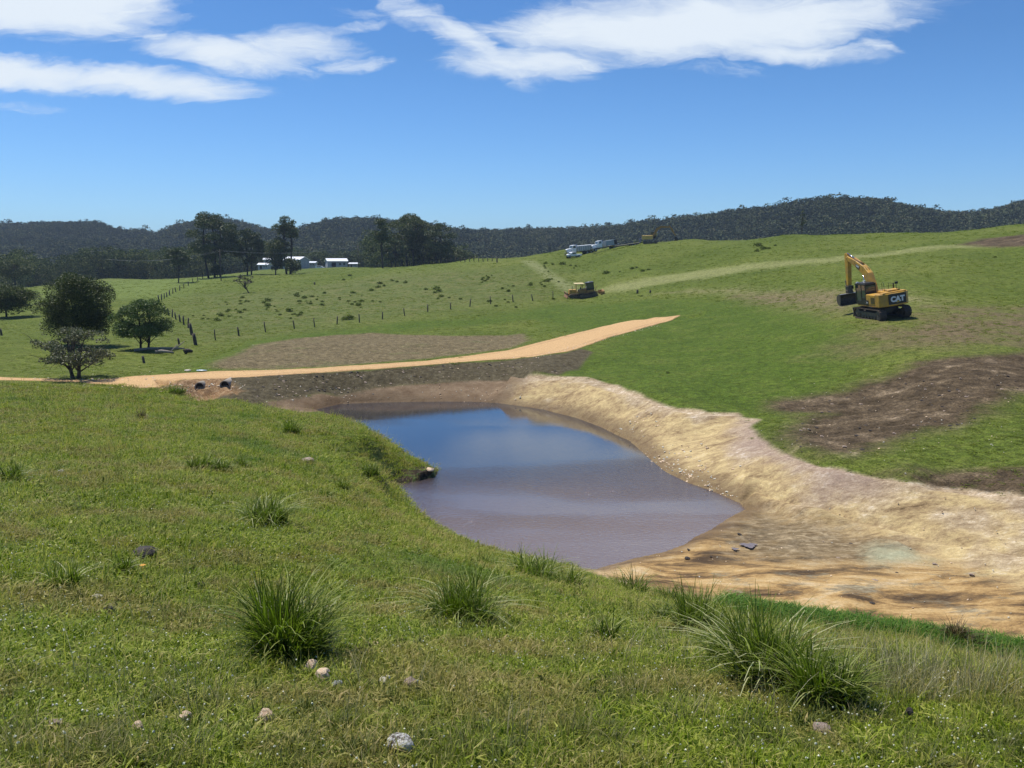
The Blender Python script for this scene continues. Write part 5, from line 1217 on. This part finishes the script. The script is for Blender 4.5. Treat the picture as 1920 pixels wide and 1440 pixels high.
# ------------------------------------------------------------------ culverts, farmstead, fences, logs, stones
def culverts():
    conc = simple_mat('culvert_concrete', (.36, .31, .25), (.25, .21, .17), .8, 6)
    for px, py, lab, dx in ((374, 726, 'lower left concrete culvert pipe end under the gravel road', 0), (421, 723, 'right concrete culvert pipe end under the gravel road, slightly higher', 0)):
        z = 1.18; Y = 57.66 if px < 400 else 57.84; P = at(px, py, Y)
        t = thing('culvert_pipe', lab, 'pipe', P, 0, 'culvert pipes under the road')
        ax = Vector((-.05, 1, 0)).normalized()
        m = MB(); m.ring((0, 0, 0), ax, .27, .335, 1.7, 28); m.build('pipe_wall', conc, t)
        m = MB(); m.tube([tuple(ax * .16), tuple(ax * .2)], .27, 20); m.build('bore_shade_disc', simple_mat('painted_bore_shade', (.02, .016, .012), None, .9), t)  # near-black disc stands in for the shade inside the pipe
culverts()

STONES = {}
def stone_mesh(seed, mat, flat=.7, n=3):
    import bmesh
    bm = bmesh.new(); bmesh.ops.create_icosphere(bm, subdivisions=n, radius=1); rs = np.random.RandomState(seed)
    pl = [(Vector(rs.randn(3)).normalized(), .62 + .3 * rs.rand()) for _ in range(9)]
    ph = rs.rand(6) * 6
    for v in bm.verts:
        for nn, d in pl:
            q = v.co.dot(nn)
            if q > d: v.co -= nn * (q - d) * .92
        v.co += v.co.normalized() * (.035 * math.sin(v.co.x * 7 + ph[0]) * math.sin(v.co.y * 6 + ph[1]) + .02 * math.sin(v.co.z * 13 + ph[2]))
        v.co.z *= flat
    me = bpy.data.meshes.new('stone'); bm.to_mesh(me); bm.free(); me.materials.append(mat)
    me.polygons.foreach_set('use_smooth', [False] * len(me.polygons)); return me
def stone_mat(name, a, b, c=None, scale=3):
    m = bpy.data.materials.new(name); m.use_nodes = True; T = NT(m.node_tree); bs = T.n['Principled BSDF']
    P = T.node('ShaderNodeTexCoord').outputs['Object']; f = T.noise(P, scale, 7, .7); g = T.noise(P, scale * 4, 5, .7)
    col = T.ramp(T.math('ADD', T.math('MULTIPLY', f, .7), T.math('MULTIPLY', g, .3)), [(.32, a), (.44, b), (.55, c or b)])
    T.put(bs.inputs['Base Color'], col); bs.inputs['Roughness'].default_value = .85; T.put(bs.inputs['Normal'], T.bump(T.math('ADD', f, T.math('MULTIPLY', g, .5)), .012)); return m
def stones():
    ST_T = stone_mat('tan_stone', (.48, .29, .16), (.68, .46, .29), (.82, .66, .47)); ST_B = stone_mat('brown_stone', (.14, .10, .075), (.27, .20, .155), (.40, .31, .25))
    ST_W = stone_mat('lichen_stone', (.045, .035, .028), (.10, .08, .06), (.62, .62, .60), 1.3); ST_P = stone_mat('pale_stone', (.40, .36, .28), (.60, .56, .46)); ST_G = stone_mat('grey_stone', (.17, .17, .17), (.33, .34, .35)); ST_D = stone_mat('dark_stone', (.02, .015, .013), (.05, .04, .035))
    L = [(584, 1262, 26, 26, ST_T, 'angular tan stone at the foot of the largest tussock'), (607, 1279, 34, 26, ST_T, 'rounded tan stone touching the angular one below the largest tussock'), (632, 1288, 22, 15, ST_G, 'small blue-grey stone right of the rounded tan stone'),
         (720, 1280, 27, 12, ST_P, 'flat pale sliver of stone in the turf right of the tussock stones'), (771, 1291, 27, 22, ST_B, 'brown blocky stone right of the flat pale sliver'), (752, 1410, 52, 36, ST_W, 'large white and dark lichen-covered stone near the bottom edge'),
         (497, 1354, 32, 26, ST_T, 'pinkish tan stone half sunk in clover, bottom centre left'), (347, 1356, 27, 24, ST_T, 'pointed greyish tan stone half sunk in clover at lower left'), (258, 1367, 23, 14, ST_T, 'low orange tan stone left of the pointed one'),
         (104, 1365, 24, 18, ST_B, 'brownish stone buried in the turf at bottom left'), (183, 1123, 18, 10, ST_P, 'small pale stone on the slope at left'), (203, 1153, 23, 16, ST_D, 'small dark clod just below the small pale stone'),
         (376, 1102, 19, 11, ST_D, 'dark flat clod left of the largest tussock'), (272, 1044, 44, 18, ST_D, 'low dark lump standing in for a dark hollow in the mid slope at left'), (1540, 1370, 38, 14, ST_B, 'pinkish sunken stone below the right-hand tussocks'), (1704, 1348, 16, 24, ST_D, 'short dark stub standing in dry grass at lower right'),  # the lump on the left mid slope stands in for a dark hollow
         (703, 1212, 16, 9, ST_T, 'tiny pinkish stone just right of the largest tussock'), (115, 887, 12, 6, ST_G, 'tiny grey stone far up the slope at left'), (575, 868, 26, 10, ST_B, 'dark earthy hollow lump above the undercut bank'), (806, 884, 14, 8, ST_T, 'tan boulder at the tip of the grassy point in the pond')]
    for i, (px, py, w, h, m, lab) in enumerate(L):
        b = hit(px, py); D = b[1]; W = w / F * D / 2; o = bpy.data.objects.new('stone', stone_mesh(600 + i, m)); link(o)
        Hh = h / F * D * .55; o.scale = (W * 1.2, W * 1.05, max(Hh, W * .45) / .62); o.location = (b[0], b[1] , b[2] + Hh * .85); o.rotation_euler = (rnd.uniform(-.2, .2), rnd.uniform(-.2, .2), rnd.uniform(0, 6)); tag(o, lab, 'stone', 'stones in the near turf')
    # rubble along banks and culverts: past counting
    pr = []
    for k in range(4): o = bpy.data.objects.new('rubble_%d' % k, stone_mesh(700 + k, (ST_P, ST_T, ST_T, ST_P)[k], .6, 1)); pr.append(o)
    coll = proto_collection('rubble_sources', pr); rs = np.random.RandomState(44); P = []; S = []
    def sc(n, fx, s0, s1):
        for _ in range(n):
            px, py = fx(); P.append(hit(px, py)); S.append(rs.uniform(s0, s1) * rs.uniform(.5, 1) ** 1.0)
    sc(150, lambda: (rs.normal(1290, 45), rs.normal(868, 17)), .03, .13); sc(90, lambda: (lambda t: (1200 + t * 170 + rs.normal(0, 8), 850 + t * 85 - abs(rs.normal(0, 6))))(rs.rand()), .03, .12)
    sc(30, lambda: (rs.normal(1200, 18), rs.normal(794, 8)), .04, .12)
    sc(140, lambda: (rs.uniform(300, 460), rs.normal(722, 7)), .03, .13); sc(100, lambda: (rs.uniform(60, 300), rs.choice([711, 725]) + rs.normal(0, 1.5)), .03, .14); sc(110, lambda: (rs.uniform(480, 980), rs.normal(738, 9)), .03, .10)
    sc(260, lambda: (rs.uniform(60, 1000), np.interp(rs.uniform(0, 1), [0, 1], [0, 0]) + np.interp(rs.uniform(60, 1000), [0, 1], [700, 700]) + rs.normal(0, 10)), .02, .07); sc(160, lambda: (lambda t: (1000 + t * 240, 670 - t * 62 + rs.normal(0, 1.6)))(rs.rand()), .03, .09); sc(60, lambda: (rs.uniform(430, 1000), rs.uniform(632, 685)), .03, .09); sc(170, lambda: (rs.uniform(1200, 1910), rs.uniform(1000, 1160)), .01, .05); sc(120, lambda: (rs.uniform(1450, 1910), rs.uniform(700, 850)), .02, .07); sc(90, lambda: (rs.uniform(1050, 1900), rs.uniform(780, 1000)), .015, .06)
    P = np.array(P); S = np.array(S); n = len(P); scl = np.stack([S, S * rs.uniform(.6, 1, n), S * .75], -1); rot = np.stack([rs.normal(0, .3, n), rs.normal(0, .3, n), rs.rand(n) * 6.28], -1)
    scatter('rubble', P, scl, rot, rs.randint(0, 4, n), coll, 'scattered pale stones and clods on the clay banks and road edges', 'rubble')
    # clods on the dark dam face
    pr = [bpy.data.objects.new('clod_%d' % k, stone_mesh(720 + k, (ST_D, ST_B)[k % 2], .6, 1)) for k in range(3)]
    coll = proto_collection('clod_sources', pr); P = []
    for _ in range(420): P.append(hit(rs.uniform(430, 1060), rs.uniform(680, 745)))
    for _ in range(160): P.append(hit(rs.uniform(1480, 1910), rs.uniform(700, 850)))
    for _ in range(18): P.append(hit(rs.uniform(1250, 1900), rs.uniform(960, 1150)))
    P = np.array(P); XY = P[:, :2]; k = (sdist(XY[:, 0], XY[:, 1], REGXY['dam']) > .1) | (sdist(XY[:, 0], XY[:, 1], REGXY['bareb']) > 0) | (sdist(XY[:, 0], XY[:, 1], REGXY['floor']) > 0); P = P[k]; n = len(P); S = rs.uniform(.03, .14, n); scl = np.stack([S, S * .8, S * .7], -1); rot = rs.rand(n, 3) * .4
    scatter('soil_clods', P, scl, rot, rs.randint(0, 3, n), coll, 'dark soil clods lying on the dam face and bare ground', 'clods')
stones()

WOOD = simple_mat('weathered_post', (.055, .045, .036), (.10, .085, .07), .9, 9)
def post_mb(h, r, lean, rs, base=(0, 0, 0)):
    m = MB(); b = Vector(base); t = b + Vector((lean[0] * h, lean[1] * h, h)); m.tube([tuple(b - Vector((0, 0, .3))), tuple(b), tuple((b + t) / 2 + Vector((rs.normal(0, .01), 0, 0))), tuple(t)], [r * 1.05, r, r * .96, r * .85], 7); return m
def fence(label, pts, h, r, wires=2):
    W = [hit(a, b) for a, b in pts]; t = thing('post_and_wire_fence', label, 'fence', tuple(W[0])); rs = np.random.RandomState(len(pts)); tops = []
    for q in W:
        rel = tuple(q - W[0]); ln = (rs.normal(-.05, .07), rs.normal(0, .05)); hh = h * rs.uniform(.85, 1.12); post_mb(hh, r * rs.uniform(.8, 1.2), ln, rs, rel).build('post', WOOD, t); tops.append((rel, ln, hh))
    m = MB()
    for k in range(wires):
        f = .9 - .35 * k
        for (a, la, ha), (b, lb, hb) in zip(tops[:-1], tops[1:]):
            p = Vector(a) + Vector((la[0] * ha, la[1] * ha, ha)) * f; q = Vector(b) + Vector((lb[0] * hb, lb[1] * hb, hb)) * f; m.tube([p, (p + q) / 2 - Vector((0, 0, .03)), q], .006, 3, False)
    m.build('wire', STEEL, t); return t
def fences():
    fence('long line of dark posts running across the paddock behind the bare soil patch', [(404, 638), (448, 630), (498, 623), (552, 617), (590, 613), (632, 608), (674, 605), (717, 599), (759, 592), (802, 585), (845, 580), (881, 575), (920, 570), (962, 566), (999, 564), (1037, 560)], 1.15, .08)
    fence('row of close dark posts curving uphill behind the two-trunked tree', [(353, 615), (345, 609), (338, 604), (330, 599), (323, 595), (317, 591), (310, 587)], 1.15, .10)
    fence('short row of posts left of the two-trunked tree', [(227, 590), (232, 588), (237, 586), (242, 584), (248, 582), (254, 580), (262, 578)], 1.1, .10)
    fence('far line of small posts climbing towards the solitary slender eucalypt', [(298, 566), (303, 563), (308, 560), (313, 557), (318, 554), (324, 551), (330, 548), (337, 545), (345, 541), (353, 536), (362, 531), (371, 527), (380, 523)], 1.3, .12, 1)
    fence('fence of close posts along the brow right of the dense grove', [(838 + i * 8.5, 491.5 - i * .15) for i in range(12)], 1.15, .10)
    for px, py, h, w, lab in ((367, 647, 22, 7, 'thick leaning gate post at the near end of the curving fence'), (360, 628, 22, 6, 'tall thin leaning post just uphill of the thick gate post'), (270, 681, 14, 5, 'short dark post alone in front of the two-trunked tree'), (336, 646, 12, 4, 'small post right of the two-trunked tree'), (3, 629, 13, 4, 'dark post at the far left edge of the paddock'),
                              (1195, 550, 7, 4, 'left of two short stumps right of the yellow dozer'), (1219, 549, 5, 3.5, 'right and smaller of two stumps right of the yellow dozer'), (590, 534, 5, 3, 'tiny dark stump on the brow below the farm buildings'), (932, 492, 9, 2.5, 'end post of the brow fence right of the dense grove')):
        b = hit(px, py); D = b[1]; m = post_mb(h / F * D, w / F * D / 2, (-.14 if px < 500 else 0, 0), np.random.RandomState(int(px))); o = m.build('wooden_post', WOOD, None); o.location = tuple(b); tag(o, lab, 'post')
    # fallen logs and the dark trough
    for (x0, y0, x1, y1, r, lab) in ((252, 659, 346, 656, .15, 'long pale fallen log lying under the two-trunked tree'), (292, 663, 326, 664, .17, 'short dark log in front of the pale fallen log'), (346, 664, 361, 663, .24, 'dark stubby log right of the fallen logs')):
        a = Vector(hit(x0, y0)); b = Vector(hit(x1, y1)); m = MB(); d = b - a
        m.tube([(0, 0, 0), tuple(d * .3 + Vector((0, .1, .1))), tuple(d * .7 + Vector((0, -.1, .08))), tuple(d)], [r, r * .9, r * .75, r * .5], 9)
        if r < .2: m.tube([tuple(d * .8), tuple(d * .9 + Vector((.4, .3, .7)))], [.08, .03], 5)
        o = m.build('fallen_log', simple_mat('log_wood_' + str(int(x0)), (.30, .26, .21) if r < .2 else (.04, .03, .025), None, .9, 5), None); o.location = a + Vector((0, 0, r * .8)); tag(o, lab, 'log')
    m = simple_mat('pale_rag', (.7, .66, .58), (.5, .42, .35), .8, 6); m2 = simple_mat('blue_plastic', (.25, .42, .5), (.6, .66, .68), .4, 5)
    for px, py, s, mt, lab in ((352, 697, (.25, .15, .12), m, 'scrap of pale rubbish on the far road edge above the culverts'), (378, 697, (.42, .2, .10), m2, 'crumpled pale blue plastic on the far road edge')):
        b = hit(px, py - 1); o = bpy.data.objects.new('rubbish', stone_mesh(int(px), mt, .6, 3)); link(o); o.scale = s; o.location = tuple(b + np.array([0, 0, .06])); tag(o, lab, 'rubbish')
fences()

def farm():
    RF = simple_mat('white_roof_iron', (.92, .93, .95), (.86, .87, .9), .35, 1); WL = simple_mat('grey_wall_iron', (.42, .45, .48), (.34, .36, .39), .7, 1); WB = simple_mat('pale_wall', (.42, .42, .41), (.33, .33, .33), .7, 1); DK = simple_mat('open_bay', (.03, .03, .032), None, .9)
    def barn(label, px, py, Y, L, W, h, rh, rz, lean=True, wall=None):
        P = at(px, py, Y); z = max(hz(P[0], P[1]), P[2]) + .6
        t = thing('farm_shed', label, 'shed', (P[0], P[1], z), rz)
        m = MB(); m.prism([(-W / 2, -.5), (W / 2, -.5), (W / 2, h), (0, h + rh), (-W / 2, h)], -L / 2, L / 2, 'x'); w_ = m.build('wall', wall or WL, t)
        m = MB()
        for s in (-1, 1):
            m.prism([(0, h + rh + .05), (s * (W / 2 + .4), h - rh * .8 / (W / 2) * .2 + .02), (s * (W / 2 + .4), h + .17), (0, h + rh + .2)] if s > 0 else [(0, h + rh + .2), (-(W / 2 + .4), h + .17), (-(W / 2 + .4), h - .02), (0, h + rh + .05)], -L / 2 - .4, L / 2 + .4, 'x')
        m.build('roof', RF, t)
        m = MB(); m.box((-L * .2, -W / 2 - .02, h * .42), (L * .22, .06, h * .8)); m.build('door', DK, t)
        for x in (.12, .33):
            m = MB(); m.box((L * x, -W / 2 - .02, h * .6), (L * .1, .06, h * .3)); m.build('window', GLASS, t)
        if lean:
            m = MB(); m.prism([(-W / 2 - 3, 2.2), (-W / 2 - .05, 2.9), (-W / 2 - .05, 3.0), (-W / 2 - 3, 2.32)], -L / 2, L / 2, 'x'); m.build('verandah_roof', WB, t)
            for x in (-.48, -.16, .16, .48):
                m = MB(); m.box((L * x, -W / 2 - 2.9, .9), (.14, .14, 2.7)); m.build('post', WB, t)
        return t
    barn('larger grey farm barn with bright white roof behind the narrow ragged eucalypt', 556, 505, 425, 9.5, 7.5, 3.7, 1.5, R(-26), False)
    barn('second grey farm barn with white roof and open front, right of the yards', 631, 505, 430, 9.5, 6.5, 3.2, 1.3, R(22), False)
    barn('low white-roofed shed among trees left of the narrow ragged eucalypt', 496, 507, 430, 5, 4, 2.0, .8, R(-5), False)
    barn('tiny low white-roofed shed right of the second barn', 664, 503, 440, 4.2, 3, 1.5, .5, R(-8), False)
    barn('small flat white shed in the stockyards between the barns', 583, 503, 438, 5.5, 4, 2.0, .6, R(-4), False, WB)
    barn('little white shed roof just above the trees at the left end of the farmstead', 505, 500, 455, 5, 4, 2.8, .8, R(8), False)
    # stockyard rails
    P0 = at(565, 508, 422); t = thing('stockyard_fence', 'grey rail stockyard fence between the two white-roofed barns', 'fence', (P0[0], P0[1], hz(P0[0], P0[1])))
    n = 16
    for i in range(n):
        px = 565 + i * 7.2; q = at(px, 508, 422); z = hz(q[0], q[1]); m = MB(); m.box((q[0] - P0[0], math.sin(i * .8) * .3, z - t.location.z + .8), (.18, .18, 1.9)); m.build('post', GREYP, t)
    for k in range(4):
        m = MB(); x1 = at(565 + (n - 1) * 7.2, 508, 422)[0] - P0[0]; m.box((x1 / 2, 0, .45 + k * .4 + .1), (x1, .07, .14)); m.build('rail', GREYP, t)
    # parked farm vehicle
    q = at(600, 507, 421); t = thing('parked_van', 'small white vehicle parked against the stockyard rails', 'van', (q[0], q[1], hz(q[0], q[1])))
    m = MB(); m.prism([(-2.1, .4), (2.1, .4), (2.1, 1.0), (1.4, 1.1), (.9, 1.7), (-2.0, 1.75)], -.85, .85); m.build('body', WHITE, t, .05)
    m = MB(); m.box((-.4, -.86, 1.35), (1.9, .02, .4)); m.build('window', GLASS, t)
    for x in (1.3, -1.3): wheel(t, x, -.75, .35, .25); wheel(t, x, .75, .35, .25)
    # power line
    POLE = simple_mat('power_pole_wood', (.09, .075, .06), None, .9); tops = []
    for px, py, Y, h, lab in ((672, 507, 330, 8.5, 'wooden power pole at the brow right of the barns'), (415, 534, 268, 9.5, 'slim dark power pole in front of the broad tall eucalypt')):
        P = at(px, py, Y); z = hz(P[0], P[1]); t = thing('power_pole', lab, 'power pole', (P[0], P[1], z)); m = MB(); m.tube([(0, 0, -.5), (0, 0, h)], [.16, .11], 8); m.build('pole', POLE, t); m = MB(); m.box((0, 0, h - .5), (1.8, .12, .12)); m.build('cross_arm', POLE, t); tops.append(Vector((P[0], P[1], z + h - .4)))
    far = Vector(at(1010, 452, 520)); lf = Vector(at(200, 486, 300)); W = [lf, tops[1], tops[0]]
    for k in (-.8, .8):
        m = MB()
        for a, b in zip(W[:-1], W[1:]):
            pts = [a + (b - a) * s + Vector((k, 0, -1.6 * 4 * s * (1 - s))) for s in [i / 10 for i in range(11)]]; m.tube([tuple(p) for p in pts], .018, 4, False)
        o = m.build('power_cable', simple_mat('pale_cable_%d' % (k > 0), (.25, .26, .27), None, .5), None); tag(o, 'thin pale power cable slung in front of the tall eucalypts', 'cable', 'power cables')
farm()

def flowers():
    ye = simple_mat('orange_petal', (.75, .36, .02), None, .6); pk = simple_mat('pink_petal', (.62, .28, .34), None, .6)
    for px, py, n, lab in ((269, 1085, 3, 'lone orange yellow flower in the turf at left'),):
        b = hit(px, py); V = []; 
        m = MB(); m.tube([(0, 0, -.02), (.0, 0, .12)], .003, 5)
        for k in range(8):
            a = k * math.pi / 4; m.add([(0, 0, .125), (.022 * math.cos(a - .3), .022 * math.sin(a - .3), .13), (.03 * math.cos(a), .03 * math.sin(a), .128), (.022 * math.cos(a + .3), .022 * math.sin(a + .3), .13)], [(0, 1, 2, 3)])
        o = m.build('orange_flower', ye, None); o.location = tuple(b); tag(o, lab, 'flower')
    rs = np.random.RandomState(8); V = []; Fa = []
    for (cx, cy, n) in ((730, 1325, 14), (840, 1300, 10), (660, 1195, 12), (1080, 1370, 6), (392, 1262, 10)):
        for _ in range(n):
            b = hit(rs.normal(cx, 9), rs.normal(cy, 8)); z = .05 + .04 * rs.rand(); s = .007; k = len(V)
            V += [(b[0] - s, b[1], b[2] + z), (b[0], b[1] - s, b[2] + z + s * .7), (b[0] + s, b[1], b[2] + z), (b[0], b[1] + s, b[2] + z - s * .4)]; Fa.append((k, k + 1, k + 2, k + 3))
    tag(mesh_np('pink_flowers', V, Fa, pk), 'few tiny pink flower heads in the near turf', 'flowers', kind='stuff')
flowers()
# ------------------------------------------------------------------ air
def haze():
    m = bpy.data.materials.new('haze'); m.use_nodes = True; T = NT(m.node_tree); T.n.clear()
    v = T.node('ShaderNodeVolumePrincipled'); v.inputs['Color'].default_value = (.62, .78, 1.0, 1); v.inputs['Density'].default_value = HAZE_D
    v.inputs['Anisotropy'].default_value = .0
    o = T.node('ShaderNodeOutputMaterial'); T.l.new(v.outputs[0], o.inputs['Volume'])
    mb = MB(); mb.box((0, 0, 47), (8700, 8700, 150)); h = mb.build('haze', m); tag(h, kind='stuff')
HAZE_D = .00015
haze()
